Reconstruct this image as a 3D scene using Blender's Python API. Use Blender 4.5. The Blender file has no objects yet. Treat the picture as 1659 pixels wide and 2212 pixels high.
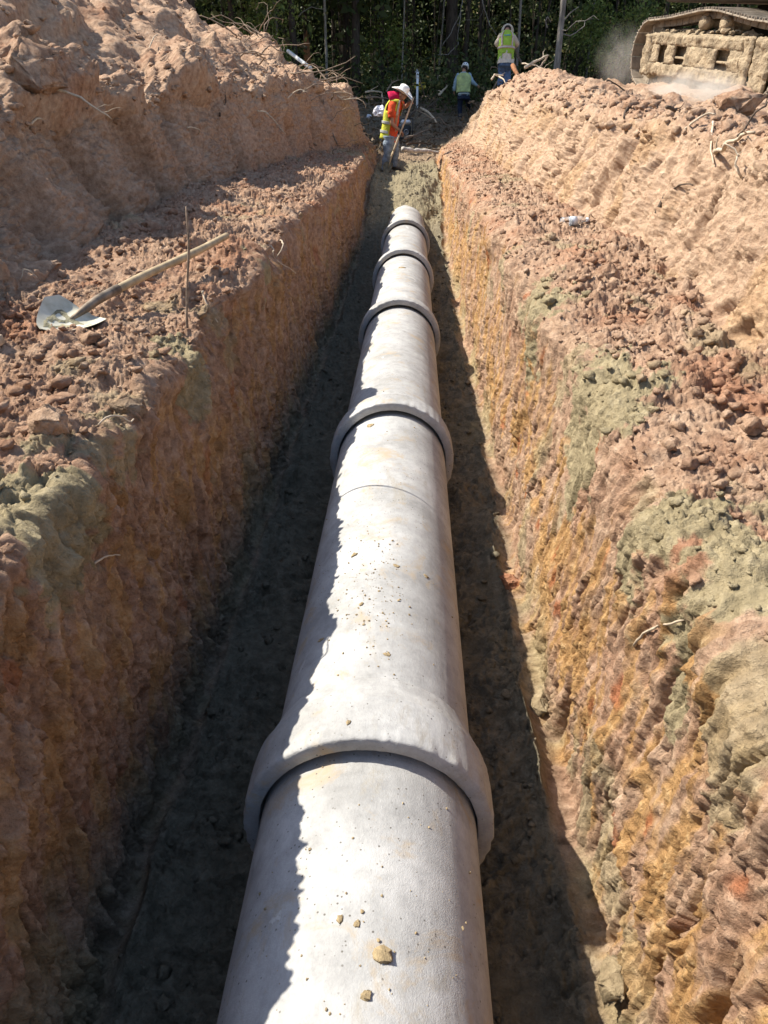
import bpy, math, random
import numpy as np
from mathutils import Vector, Matrix, Euler

# ------------------------------------------------------------------ camera, sky, sun, exposure
S = bpy.context.scene
COL = S.collection
CAM_Z = 2.10
PITCH = math.radians(28.85)
YAW = math.radians(2.05)
FPX, CX, CY = 1600.0, 829.5, 1106.0          # focal length and centre in a 1659 x 2212 picture

cam_d = bpy.data.cameras.new('camera')
cam = bpy.data.objects.new('camera', cam_d)
COL.objects.link(cam)
cam.location = (0, 0, CAM_Z)
cam.rotation_euler = (math.pi / 2 - PITCH, 0, YAW)
cam_d.sensor_fit = 'VERTICAL'
cam_d.sensor_height = 36.0
cam_d.lens = FPX / 2212.0 * 36.0
cam_d.clip_start = 0.02
cam_d.clip_end = 2000
S.camera = cam

SUN_VEC = Vector((-1.0, 0.28, 1.17)).normalized()      # towards the sun
SUN_EL = math.asin(SUN_VEC.z)
SUN_AZ = math.atan2(SUN_VEC.x, SUN_VEC.y)
world = bpy.data.worlds.new('World')
S.world = world
world.use_nodes = True
wn = world.node_tree
bg = wn.nodes['Background']
sky = wn.nodes.new('ShaderNodeTexSky')
sky.sky_type = 'NISHITA'
sky.sun_disc = False
sky.sun_elevation = SUN_EL
sky.sun_rotation = SUN_AZ
sky.air_density = 1.0
sky.dust_density = 1.2
wn.links.new(sky.outputs[0], bg.inputs[0])
bg.inputs[1].default_value = 0.13
sun_d = bpy.data.lights.new('sun', 'SUN')
sun_d.energy = 5.0
sun_d.angle = math.radians(0.5)
sun_d.color = (1.0, 0.94, 0.83)
sun = bpy.data.objects.new('sun', sun_d)
COL.objects.link(sun)
sun.rotation_euler = SUN_VEC.to_track_quat('Z', 'Y').to_euler()
sun.location = (-20, 10, 25)
S.view_settings.view_transform = 'Standard'
S.view_settings.look = 'None'
S.view_settings.exposure = 0.92
S.view_settings.gamma = 1.0
S.cycles.max_bounces = 6
S.cycles.diffuse_bounces = 4
S.cycles.transparent_max_bounces = 12
S.cycles.volume_bounces = 1

RNG = np.random.default_rng(7)
random.seed(7)

# ------------------------------------------------------------------ helpers
_r = Matrix.Rotation(YAW, 3, 'Z') @ Matrix.Rotation(math.pi / 2 - PITCH, 3, 'X')
C_R, C_U, C_F = _r @ Vector((1, 0, 0)), _r @ Vector((0, 1, 0)), _r @ Vector((0, 0, -1))

def at(x, y, Y):
    """point seen at pixel (x, y) of the 1659-wide photograph that lies Y metres down the trench"""
    d = C_R * ((x - CX) / FPX) + C_U * ((CY - y) / FPX) + C_F
    return Vector((0, 0, CAM_Z)) + d * (Y / d.y)

def tag(o, label=None, cat=None, group=None, kind=None):
    if label: o['label'] = label
    if cat: o['category'] = cat
    if group: o['group'] = group
    if kind: o['kind'] = kind
    return o

def empty(name, loc=(0, 0, 0), rot=(0, 0, 0)):
    o = bpy.data.objects.new(name, None)
    o.empty_display_size = 0.1
    COL.objects.link(o)
    o.location = loc
    o.rotation_euler = rot
    return o

class MB:
    """collects shapes and links them as ONE mesh object"""
    def __init__(self):
        self.v, self.f, self.n = [], [], 0
    def add(self, verts, faces):
        verts = [tuple(p) for p in verts]
        self.v += verts
        self.f += [tuple(i + self.n for i in f) for f in faces]
        self.n += len(verts)
        return self
    def box(self, c, size, rot=None, bev=0.0):
        sx, sy, sz = size[0] / 2, size[1] / 2, size[2] / 2
        b = min(bev, sx * .9, sy * .9, sz * .9)
        M = rot if rot is not None else Matrix.Identity(3)
        c = Vector(c)
        if b <= 0:
            pts = [(x, y, z) for z in (-sz, sz) for y in (-sy, sy) for x in (-sx, sx)]
            fs = [(0, 2, 3, 1), (4, 5, 7, 6), (0, 1, 5, 4), (2, 6, 7, 3), (0, 4, 6, 2), (1, 3, 7, 5)]
            return self.add([c + M @ Vector(p) for p in pts], fs)
        rings = []
        def ring(hx, hy, z):
            k = b
            return [(-hx + k, -hy, z), (hx - k, -hy, z), (hx, -hy + k, z), (hx, hy - k, z),
                    (hx - k, hy, z), (-hx + k, hy, z), (-hx, hy - k, z), (-hx, -hy + k, z)]
        for hx, hy, z in ((sx - b, sy - b, -sz), (sx, sy, -sz + b), (sx, sy, sz - b), (sx - b, sy - b, sz)):
            rings.append(ring(hx, hy, z))
        pts = [p for r_ in rings for p in r_]
        fs = [tuple(range(7, -1, -1)), tuple(range(24, 32))]
        for k in range(3):
            for j in range(8):
                a, d = k * 8 + j, k * 8 + (j + 1) % 8
                fs.append((a, d, d + 8, a + 8))
        return self.add([c + M @ Vector(p) for p in pts], fs)
    def tube(self, pts, rad, seg=8, caps=True, squash=None):
        pts = [Vector(p) for p in pts]
        n = len(pts)
        if not hasattr(rad, '__len__'): rad = [rad] * n
        t0 = (pts[1] - pts[0]).normalized()
        up = Vector((0, 0, 1)) if abs(t0.z) < .9 else Vector((1, 0, 0))
        a = t0.cross(up).normalized()
        V, F = [], []
        for i, p in enumerate(pts):
            t = (pts[min(i + 1, n - 1)] - pts[max(i - 1, 0)]).normalized()
            a = (a - t * a.dot(t)).normalized()
            b = t.cross(a)
            for k in range(seg):
                q = 2 * math.pi * k / seg
                V.append(p + (a * math.cos(q) + b * math.sin(q)) * rad[i])
        for i in range(n - 1):
            for k in range(seg):
                k2 = (k + 1) % seg
                F.append((i * seg + k, i * seg + k2, (i + 1) * seg + k2, (i + 1) * seg + k))
        if caps:
            F.append(tuple(range(seg - 1, -1, -1)))
            F.append(tuple((n - 1) * seg + k for k in range(seg)))
        return self.add(V, F)
    def loft(self, rings, caps=True):
        """rings: list of lists of equally many points"""
        m = len(rings[0])
        V = [p for r_ in rings for p in r_]
        F = []
        for i in range(len(rings) - 1):
            for k in range(m):
                k2 = (k + 1) % m
                F.append((i * m + k, i * m + k2, (i + 1) * m + k2, (i + 1) * m + k))
        if caps:
            F.append(tuple(range(m - 1, -1, -1)))
            F.append(tuple((len(rings) - 1) * m + k for k in range(m)))
        return self.add(V, F)
    def lathe(self, prof, axis=((0, 0, 0), (0, 0, 1)), seg=24):
        """prof: list of (radius, height along the axis)"""
        o, d = Vector(axis[0]), Vector(axis[1]).normalized()
        up = Vector((1, 0, 0)) if abs(d.x) < .9 else Vector((0, 1, 0))
        a = (up - d * up.dot(d)).normalized()
        b = d.cross(a)
        rings = [[o + d * h + (a * math.cos(2 * math.pi * k / seg) + b * math.sin(2 * math.pi * k / seg)) * max(r, 1e-4)
                  for k in range(seg)] for r, h in prof]
        return self.loft(rings)
    def build(self, name, mat, parent=None, smooth=True):
        me = bpy.data.meshes.new(name)
        me.from_pydata(self.v, [], self.f)
        me.validate()
        if smooth: me.polygons.foreach_set('use_smooth', [True] * len(me.polygons))
        me.materials.append(mat)
        o = bpy.data.objects.new(name, me)
        COL.objects.link(o)
        if parent: o.parent = parent
        return o

def mesh_np(name, co, faces, mat, parent=None, smooth=True, attrs=None):
    """fast mesh from numpy arrays; faces is (n, 3) or (n, 4)"""
    k = faces.shape[1]
    me = bpy.data.meshes.new(name)
    me.vertices.add(len(co))
    me.vertices.foreach_set('co', np.ascontiguousarray(co, np.float32).ravel())
    me.loops.add(faces.size)
    me.loops.foreach_set('vertex_index', np.ascontiguousarray(faces, np.int32).ravel())
    me.polygons.add(len(faces))
    me.polygons.foreach_set('loop_start', np.arange(0, faces.size, k, dtype=np.int32))
    me.polygons.foreach_set('loop_total', np.full(len(faces), k, np.int32))
    me.polygons.foreach_set('use_smooth', np.full(len(faces), smooth, bool))
    for an, av in (attrs or {}).items():
        at_ = me.attributes.new(an, 'FLOAT', 'POINT')
        at_.data.foreach_set('value', np.ascontiguousarray(av, np.float32).ravel())
    me.update(calc_edges=True)
    me.materials.append(mat)
    o = bpy.data.objects.new(name, me)
    COL.objects.link(o)
    if parent: o.parent = parent
    return o

# numpy noise -------------------------------------------------------
def _h(ix, iy, seed):
    x = (ix.astype(np.int64) * 374761393 + iy.astype(np.int64) * 668265263 + seed * 1274126177) & 0xffffffff
    x = ((x ^ (x >> 13)) * 1103515245) & 0xffffffff
    x = ((x ^ (x >> 16)) * 2654435761) & 0xffffffff
    x = x ^ (x >> 15)
    return (x & 0xffffff).astype(np.float32) / np.float32(0x1000000)

def perlin(u, v, seed=0):
    iu, iv = np.floor(u), np.floor(v)
    fu, fv = (u - iu).astype(np.float32), (v - iv).astype(np.float32)
    iu, iv = iu.astype(np.int64), iv.astype(np.int64)
    su, sv = fu * fu * fu * (fu * (fu * 6 - 15) + 10), fv * fv * fv * (fv * (fv * 6 - 15) + 10)
    def g(a, b):
        t = _h(iu + a, iv + b, seed) * np.float32(2 * math.pi)
        return np.cos(t) * (fu - a) + np.sin(t) * (fv - b)
    a = g(0, 0) * (1 - su) + g(1, 0) * su
    b = g(0, 1) * (1 - su) + g(1, 1) * su
    return (a * (1 - sv) + b * sv) * np.float32(1.5)

def fbm(u, v, octv=4, seed=0, gain=.5, ridged=False):
    r, a = 0, 1.0
    for k in range(octv):
        n = perlin(u * 2 ** k + 13.7 * k, v * 2 ** k + 7.1 * k, seed + k)
        if ridged: n = 1 - 2 * np.abs(n)
        r = r + a * n
        a *= gain
    return r

def clods(u, v, seed=0, fill=1.0, tilt=.35):
    """broken lumps, one per cell: tilted, flattened, ragged; 0 .. about 0.6 cell sizes"""
    w = .30
    u2 = u + w * perlin(u * 1.9, v * 1.9, seed + 50) + .17 * perlin(u * 4.7, v * 4.7, seed + 52) + .08 * perlin(u * 11, v * 11, seed + 54)
    v2 = v + w * perlin(u * 1.9 + 31, v * 1.9, seed + 51) + .17 * perlin(u * 4.7 + 31, v * 4.7, seed + 53) + .08 * perlin(u * 11 + 31, v * 11, seed + 55)
    iu, iv = np.floor(u2).astype(np.int64), np.floor(v2).astype(np.int64)
    best = np.zeros(u.shape, np.float32)
    for a in (-1, 0, 1):
        for b in (-1, 0, 1):
            cu, cv = iu + a, iv + b
            h0, h1, h2, h3 = _h(cu, cv, seed), _h(cu, cv, seed + 1), _h(cu, cv, seed + 2), _h(cu, cv, seed + 4)
            du, dv = u2 - (cu + .1 + .8 * h0), v2 - (cv + .1 + .8 * h1)
            rr = .34 + .46 * h2
            if fill < 1: rr = np.where(_h(cu, cv, seed + 3) < fill, rr, 1e-3)
            asp = .7 + .6 * h3
            d2 = ((du * asp) ** 2 + (dv / asp) ** 2) / (rr * rr)
            t = (h0 * 37.7) + h3 * 21
            pl = tilt * (np.cos(t) * du + np.sin(t) * dv)
            dome = np.sqrt(np.maximum(0, 1 - d2)) * rr
            dome = np.where(d2 < 1, np.minimum(dome, rr * (.42 + .4 * h1) + .6 * pl) + .4 * pl * (1 - d2), 0)
            best = np.maximum(best, dome.astype(np.float32))
    return best

def sstep(a, b, x):
    t = np.clip((x - a) / (b - a), 0, 1)
    return t * t * (3 - 2 * t)

# node helpers --------------------------------------------------------
def new_mat(name):
    m = bpy.data.materials.new(name)
    m.use_nodes = True
    nt = m.node_tree
    return m, nt, nt.nodes['Principled BSDF']

def node(nt, kind, **kw):
    n = nt.nodes.new(kind)
    for k, v in kw.items(): setattr(n, k, v)
    return n

def noise_n(nt, scale, detail=6, rough=.6, vec=None, dist=0):
    n = node(nt, 'ShaderNodeTexNoise')
    n.inputs['Scale'].default_value = scale
    n.inputs['Detail'].default_value = detail
    n.inputs['Roughness'].default_value = rough
    n.inputs['Distortion'].default_value = dist
    if vec is not None: nt.links.new(vec, n.inputs['Vector'])
    return n

def ramp_n(nt, fac, stops, interp='LINEAR'):
    r = node(nt, 'ShaderNodeValToRGB')
    r.color_ramp.interpolation = interp
    e = r.color_ramp.elements
    while len(e) < len(stops): e.new(.5)
    for k, (p, c) in enumerate(stops):
        e[k].position = p
        e[k].color = (c[0], c[1], c[2], 1) if hasattr(c, '__len__') else (c, c, c, 1)
    nt.links.new(fac, r.inputs[0])
    return r

def mix_n(nt, fac, a, b, blend='MIX'):
    m = node(nt, 'ShaderNodeMix', data_type='RGBA', blend_type=blend)
    for sock, val in ((m.inputs[0], fac), (m.inputs[6], a), (m.inputs[7], b)):
        if hasattr(val, 'links') or hasattr(val, 'is_linked'): nt.links.new(val, sock)
        elif hasattr(val, '__len__'): sock.default_value = (val[0], val[1], val[2], 1)
        else: sock.default_value = val
    return m.outputs[2]

def math_n(nt, op, a, b=None):
    m = node(nt, 'ShaderNodeMath', operation=op)
    for sock, val in ((m.inputs[0], a), (m.inputs[1], b)):
        if val is None: continue
        if hasattr(val, 'is_linked'): nt.links.new(val, sock)
        else: sock.default_value = val
    return m.outputs[0]

def bump_n(nt, height, strength=.5, dist=.01, normal=None):
    b = node(nt, 'ShaderNodeBump')
    b.inputs['Strength'].default_value = strength
    b.inputs['Distance'].default_value = dist
    nt.links.new(height, b.inputs['Height'])
    if normal is not None: nt.links.new(normal, b.inputs['Normal'])
    return b.outputs[0]

def simple(name, col, rough=.8, var=.15, scale=30, bump=.2, bdist=.004, metal=0.0, spec=.3, col2=None):
    m, nt, p = new_mat(name)
    tc = node(nt, 'ShaderNodeTexCoord').outputs['Object']
    n = noise_n(nt, scale, 5, .6, tc)
    c2 = col2 or tuple(min(1, c * (1 - 2 * var)) for c in col)
    c1 = tuple(min(1, c * (1 + var)) for c in col)
    r = ramp_n(nt, n.outputs[0], [(.3, c2), (.7, c1)])
    nt.links.new(r.outputs[0], p.inputs['Base Color'])
    p.inputs['Roughness'].default_value = rough
    p.inputs['Metallic'].default_value = metal
    p.inputs['Specular IOR Level'].default_value = spec
    if bump:
        n2 = noise_n(nt, scale * 4, 4, .6, tc)
        nt.links.new(bump_n(nt, n2.outputs[0], bump, bdist), p.inputs['Normal'])
    return m
# ------------------------------------------------------------------ soil
def soil_material():
    m, nt, p = new_mat('soil')
    tc = node(nt, 'ShaderNodeTexCoord').outputs['Object']
    def attr(n): return node(nt, 'ShaderNodeAttribute', attribute_name=n).outputs['Fac']
    a_sand, a_ochre, a_damp_shade, a_pale, a_red = attr('sand'), attr('ochre'), attr('damp'), attr('pale'), attr('red')
    big = noise_n(nt, 2.6, 5, .6, tc)
    mid = noise_n(nt, 22, 6, .65, tc)
    fine = noise_n(nt, 140, 5, .7, tc)
    base = ramp_n(nt, mid.outputs[0], [(.30, (.175, .098, .060)), (.5, (.325, .196, .125)), (.72, (.48, .325, .222))])
    base2 = ramp_n(nt, mid.outputs[0], [(.30, (.23, .142, .092)), (.55, (.40, .27, .182)), (.75, (.54, .395, .28))])
    c = mix_n(nt, ramp_n(nt, big.outputs[0], [(.4, 0), (.62, 1)]).outputs[0], base.outputs[0], base2.outputs[0])
    pale = ramp_n(nt, mid.outputs[0], [(.3, (.34, .222, .143)), (.6, (.50, .355, .243)), (.8, (.60, .46, .335))])
    c = mix_n(nt, a_pale, c, pale.outputs[0])
    och = ramp_n(nt, mid.outputs[0], [(.3, (.25, .132, .050)), (.55, (.42, .245, .095)), (.75, (.52, .36, .18))])
    c = mix_n(nt, a_ochre, c, och.outputs[0])
    red = ramp_n(nt, mid.outputs[0], [(.3, (.20, .062, .025)), (.6, (.36, .125, .052)), (.8, (.43, .22, .115))])
    c = mix_n(nt, a_red, c, red.outputs[0])
    snd = ramp_n(nt, mid.outputs[0], [(.3, (.20, .162, .095)), (.55, (.33, .27, .162)), (.78, (.44, .365, .235))])
    c = mix_n(nt, a_sand, c, snd.outputs[0])
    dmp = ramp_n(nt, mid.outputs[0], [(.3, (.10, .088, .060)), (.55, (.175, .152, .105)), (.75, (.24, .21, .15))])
    c = mix_n(nt, a_damp_shade, c, dmp.outputs[0])  # wet floor tone, and painted shade past the trench
    crumb = node(nt, 'ShaderNodeTexVoronoi'); crumb.inputs['Scale'].default_value = 75
    wv = node(nt, 'ShaderNodeVectorMath', operation='MULTIPLY_ADD')
    nt.links.new(fine.outputs[1], wv.inputs[0]); wv.inputs[1].default_value = (.012, .012, .012); nt.links.new(tc, wv.inputs[2])
    nt.links.new(wv.outputs[0], crumb.inputs['Vector'])
    c = mix_n(nt, .5, c, ramp_n(nt, fine.outputs[0], [(.25, .66), (.5, 1.0), (.75, 1.25)]).outputs[0], 'MULTIPLY')
    nt.links.new(c, p.inputs['Base Color'])
    p.inputs['Roughness'].default_value = .95
    p.inputs['Specular IOR Level'].default_value = .12
    crumb2 = node(nt, 'ShaderNodeTexVoronoi'); crumb2.inputs['Scale'].default_value = 32
    nt.links.new(wv.outputs[0], crumb2.inputs['Vector'])
    b1 = bump_n(nt, mid.outputs[0], .7, .035)
    b1 = bump_n(nt, crumb2.outputs['Distance'], -.6, .022, b1)
    b1 = bump_n(nt, crumb.outputs['Distance'], -.75, .013, b1)
    b2 = bump_n(nt, fine.outputs[0], .8, .009, b1)
    nt.links.new(b2, p.inputs['Normal'])
    return m
M_SOIL = soil_material()

# cross-sections of the excavation, left to right, at stations down the trench (x, z)
ST = [
 # Y     farL        heapback    crest       heapfoot      lipL          footL         edgeL        baseL       baseR       edgeR        footR        lipR         berm        bermback    groundR    farR
 (-4.0, [(-14,2.3), (-10.5,2.4),(-7.0,4.7), (-2.75,2.2), (-2.15,1.9),(-1.75,1.22),(-.88,1.17),(-.82,.0),(.58,.0),(.60,1.2),(1.3,1.25),(1.62,1.9),(2.1,1.95),(3.0,1.85),(9,1.9),(18,2.2)]),
 (1.0,  [(-14,2.3), (-10.5,2.4),(-7.0,4.7), (-2.75,2.2), (-2.15,1.9),(-1.78,1.26),(-.84,1.23),(-.82,.0),(.58,.0),(.62,1.2),(1.32,1.25),(1.65,1.9),(2.1,1.95),(3.0,1.85),(9,1.9),(18,2.2)]),
 (3.2,  [(-14,2.3), (-10.5,2.4),(-7.0,4.8), (-2.8,2.25), (-2.28,1.9),(-1.86,1.26),(-.90,1.22),(-.83,.0),(.58,.0),(.63,1.24),(1.35,1.28),(1.68,1.92),(2.1,1.95),(3.0,1.85),(9,1.9),(18,2.2)]),
 (5.0,  [(-14,2.3), (-10.5,2.4),(-7.0,4.9), (-2.85,2.3), (-2.42,1.98),(-2.02,1.34),(-.93,1.29),(-.84,.0),(.58,.0),(.62,1.26),(1.36,1.3),(1.7,1.95),(2.1,1.98),(3.0,1.85),(9,1.9),(18,2.2)]),
 (7.4,  [(-14,2.3), (-10.5,2.4),(-7.0,4.9), (-2.8,2.4), (-2.4,2.1),(-2.1,1.38),(-.93,1.28),(-.84,.0),(.57,.0),(.62,1.26),(1.36,1.3),(1.68,1.98),(2.1,2.05),(3.0,1.85),(9,1.9),(18,2.2)]),
 (9.5,  [(-14,2.3), (-10.5,2.4),(-6.9,4.9), (-2.75,2.5), (-2.35,2.2),(-2.05,1.36),(-.92,1.24),(-.84,.0),(.57,.0),(.62,1.24),(1.34,1.28),(1.66,2.04),(2.1,2.16),(3.0,1.9),(9,2.0),(18,2.2)]),
 (11.8, [(-14,2.3), (-10.5,2.4),(-6.8,4.9), (-2.7,2.55), (-2.2,2.28),(-1.92,1.34),(-.92,1.2),(-.84,.04),(.57,.06),(.62,1.22),(1.32,1.26),(1.62,2.12),(2.15,2.32),(3.2,2.12),(9,2.1),(18,2.2)]),
 (13.3, [(-14,2.3), (-10.5,2.4),(-6.7,4.9), (-2.6,2.6), (-2.1,2.34),(-1.82,1.32),(-.93,1.2),(-.84,.40),(.57,.42),(.62,1.2),(1.30,1.24),(1.6,2.2),(2.2,2.46),(3.3,2.2),(9,2.3),(18,2.3)]),
 (15.2, [(-14,2.3), (-10.5,2.4),(-6.4,4.8), (-2.55,2.68), (-1.95,2.42),(-1.68,1.32),(-.95,1.2),(-.84,.80),(.57,.80),(.62,1.2),(1.32,1.24),(1.62,2.25),(2.3,2.55),(3.4,2.35),(9,2.4),(18,2.3)]),
 (17.2, [(-14,2.3), (-10.5,2.4),(-6.2,4.6), (-2.4,2.65), (-1.55,2.38),(-1.25,1.32),(-1.0,1.2),(-.84,.84),(.57,.84),(.64,1.18),(1.36,1.24),(1.68,2.28),(2.4,2.6),(3.4,2.4),(9,2.4),(18,2.3)]),
 (19.0, [(-14,2.3), (-10.5,2.3),(-6.4,3.5), (-2.6,2.5), (-1.38,2.2),(-1.14,1.3),(-1.0,1.2),(-.85,.88),(.57,.88),(.66,1.22),(1.3,1.28),(1.75,2.28),(2.5,2.58),(3.4,2.35),(9,2.4),(18,2.3)]),
 (20.6, [(-14,2.3), (-10.5,2.2),(-6.6,2.7), (-3.1,2.2), (-1.6,1.95),(-1.25,1.3),(-1.02,1.1),(-.9,.9),(.6,.92),(.75,1.1),(1.2,1.4),(1.85,2.3),(2.8,2.55),(3.6,2.3),(9,2.4),(18,2.3)]),
 (24.0, [(-14,2.3), (-10.5,2.2),(-6.6,2.4), (-4.2,2.0), (-3.0,1.7),(-2.3,1.5),(-1.6,1.35),(-1.0,1.25),(.6,1.3),(.9,1.35),(1.5,1.45),(2.15,2.3),(3.0,2.4),(3.8,2.3),(9,2.4),(18,2.3)]),
 (27.0, [(-14,2.4), (-10.5,2.3),(-6.6,2.3), (-4.6,2.1), (-3.4,2.0),(-2.6,1.95),(-1.8,1.9),(-1.0,1.8),(.6,1.75),(1.1,1.58),(1.85,1.56),(2.5,2.25),(3.1,2.4),(3.8,2.4),(9,2.45),(18,2.4)]),
 (30.0, [(-14,2.4), (-10.5,2.3),(-6.6,2.3), (-4.6,2.2), (-3.4,2.2),(-2.6,2.15),(-1.8,2.1),(-1.0,2.1),(.6,2.05),(1.1,2.0),(1.8,2.0),(2.5,2.3),(3.1,2.4),(3.8,2.4),(9,2.45),(18,2.4)]),
 (36.0, [(-14,2.5), (-10.5,2.4),(-6.6,2.4), (-4.6,2.4), (-3.4,2.4),(-2.6,2.35),(-1.8,2.35),(-1.0,2.35),(.6,2.35),(1.1,2.35),(1.8,2.4),(2.5,2.4),(3.1,2.5),(3.8,2.5),(9,2.5),(18,2.5)]),
]
NC = [20, 50, 150, 60, 120, 200, 190, 200, 190, 170, 140, 70, 50, 80, 20]       # columns between the control points

def rows():
    y, out = -4.0, []
    while y < 36:
        out.append(y)
        if y < .3: st = .06 if y < -.5 else .02
        else: st = max(.0052, .0029 * y)
        if y > 21: st = .14
        y += st
    out.append(36.0)
    return np.array(out)

def build_terrain():
    sy = np.array([s[0] for s in ST])
    cp = np.array([s[1] for s in ST], float)                     # stations, points, 2
    Y = rows()
    K = cp.shape[1]
    ctl = np.zeros((len(Y), K, 2))
    for k in range(K):
        for c in range(2):
            ctl[:, k, c] = np.interp(Y, sy, cp[:, k, c])
    # smooth the stations along the trench
    yu = np.arange(-4, 36.01, .1)
    for k in range(K):
        for c in range(2):
            a = np.interp(yu, Y, ctl[:, k, c])
            ker = np.hanning(13); ker /= ker.sum()
            a = np.convolve(np.pad(a, 6, mode='edge'), ker, 'valid')
            ctl[:, k, c] = np.interp(Y, yu, a)
    # meander of the edges
    def wob(k, amp, sc, seed): ctl[:, k, 0] += amp * fbm(Y * sc, np.full_like(Y, seed * 3.3), 3, seed)
    wob(6, .07, 1.6, 1); wob(9, .06, 1.5, 2); wob(4, .13, .9, 3); wob(5, .10, 1.0, 4); wob(10, .10, 1.1, 5); wob(11, .10, 1.0, 6)
    wob(7, .03, 1.8, 7); wob(8, .03, 1.8, 8)
    ctl[:, 6, 1] += .05 * fbm(Y * 1.1, Y * 0 + 3, 3, 11); ctl[:, 9, 1] += .05 * fbm(Y * 1.1, Y * 0 + 9, 3, 12)
    ctl[:, 4, 1] += .10 * fbm(Y * .8, Y * 0 + 3, 3, 13); ctl[:, 12, 1] += .12 * fbm(Y * .9, Y * 0 + 3, 3, 14)
    t = np.concatenate([k + np.arange(n) / n for k, n in enumerate(NC)] + [[K - 1.0]])
    k0 = np.minimum(np.floor(t).astype(int), K - 2)
    fr = (t - k0)[None, :, None]
    P2 = ctl[:, k0] * (1 - fr) + ctl[:, k0 + 1] * fr              # rows, cols, (x, z)
    # round off the corners of the section
    def rounded(R):
        ker = np.hanning(2 * R + 1); ker /= ker.sum()
        pad = np.pad(P2, ((0, 0), (R, R), (0, 0)), mode='edge')
        sm = np.zeros_like(P2)
        for i in range(2 * R + 1): sm += ker[i] * pad[:, i:i + P2.shape[1]]
        sm[:, :R] = P2[:, :R]; sm[:, -R:] = P2[:, -R:]
        return sm
    wr = np.maximum.reduce([np.exp(-((t - 9.0) / .28) ** 2), .8 * np.exp(-((t - 8.0) / .14) ** 2), .6 * np.exp(-((t - 7.0) / .12) ** 2)])[None, :, None]
    P2 = rounded(9) * (1 - wr) + rounded(46) * wr
    nr, nc = P2.shape[:2]
    YY = np.repeat(Y[:, None], nc, 1)
    dxz = np.gradient(P2, axis=1)
    L = np.linalg.norm(dxz, axis=2) + 1e-9
    # arc length along the section measured from the left trench edge, averaged over rows so that patterns run true
    s_arc = np.cumsum(L, axis=1)
    s_arc -= s_arc[:, [int(np.argmin(np.abs(t - 7)))]]
    nx, nz = -dxz[..., 1] / L, dxz[..., 0] / L
    U = s_arc.astype(np.float32); V = YY.astype(np.float32)
    D = np.zeros((nr, nc), np.float32)
    T = np.repeat(t[None, :], nr, 0).astype(np.float32)
    def zone(a, b, e=.12):
        return sstep(a - e, a + e, T) * (1 - sstep(b - e, b + e, T))
    deep = sstep(19.5, 22, V)                                       # the open cut past the end of the trench
    z_floor = zone(7, 8, .06)
    z_wallL, z_wallR = zone(6.05, 7, .05) * (1 - deep), zone(8, 9.0, .06) * (1 - deep)
    z_benchL, z_benchR = zone(5, 6.06, .08), zone(8.93, 10, .08)
    z_bankL, z_bankR = zone(4, 5, .08), zone(10, 11, .1)
    z_heap, z_berm = 1 - sstep(3.9, 4.1, T), sstep(10.9, 11.1, T)
    def cols(a, b):
        return slice(max(0, int(np.searchsorted(t, a))), int(np.searchsorted(t, b)))
    # large undulation everywhere
    D += .05 * fbm(U * 1.3, V * 1.3, 3, 20) * (z_benchL + z_benchR + z_heap * 1.6 + z_berm * 1.2 + .4 * z_floor)
    D += .13 * np.exp(-((P2[..., 0] + .98) ** 2 + (V - 4.36) ** 2) / .03).astype(np.float32) * z_benchL
    # benches: clods upon clods
    for a, b, zz, sd in ((4.8, 6.4, z_benchL, 100), (8.6, 10.2, z_benchR, 200)):
        c = cols(a, b)
        u, v = U[:, c], V[:, c]
        lumpy = np.clip(.75 + .75 * fbm(u * 1.6, v * 1.6, 2, sd + 9), .3, 1.5)
        h = .34 * clods(u / .26, v / .26, sd, .45) * .26 * lumpy
        h += .40 * clods(u / .12, v / .12, sd + 10, .6) * .12 * lumpy
        h *= sstep(6.06, 5.94, T[:, c]) if sd == 100 else sstep(9.05, 9.35, T[:, c])
        h += .50 * clods(u / .060, v / .060, sd + 20, .75) * .060 * np.clip(lumpy, .5, 1.2)
        h += .012 * fbm(u * 9, v * 9, 4, sd + 40, .6)
        D[:, c] += h * zz[:, c]
    # heap and berm: clods in bands
    for a, b, zz, sd in ((0, 4.3, z_heap, 300), (10.8, 15, z_berm, 400)):
        c = cols(a, b)
        u, v = U[:, c], V[:, c]
        lumpy = np.clip(.55 + 1.0 * fbm(u * .9, v * .7, 3, sd + 9), .15, 1.6)
        k_ = .75 if sd == 300 else .6
        h = .45 * k_ * clods(u / .5, v / .5, sd, .35) * .5 * lumpy * .8
        h += .55 * k_ * clods(u / .22, v / .22, sd + 10, .6) * .22 * lumpy
        h += .60 * k_ * clods(u / .10, v / .10, sd + 20, .8) * .10 * np.clip(lumpy + .3, 0, 1.3)
        h += .6 * clods(u / .05, v / .05, sd + 30, .8) * .05 + .016 * fbm(u * 6, v * 6, 4, sd + 40, .6)
        D[:, c] += h * zz[:, c]
    # slumped scarps across the heap
    c = cols(2, 4.3)
    sc = fbm(U[:, c] * .8 + .25 * V[:, c], V[:, c] * .30, 3, 330)
    scq = sc * 2.6
    D[:, c] += (.25 * ((np.floor(scq) + sstep(0, .4, scq - np.floor(scq))) / 2.6 + .25 * sc)).astype(np.float32) * (z_heap * sstep(2.05, 2.6, T))[:, c] * 1.0
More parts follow.
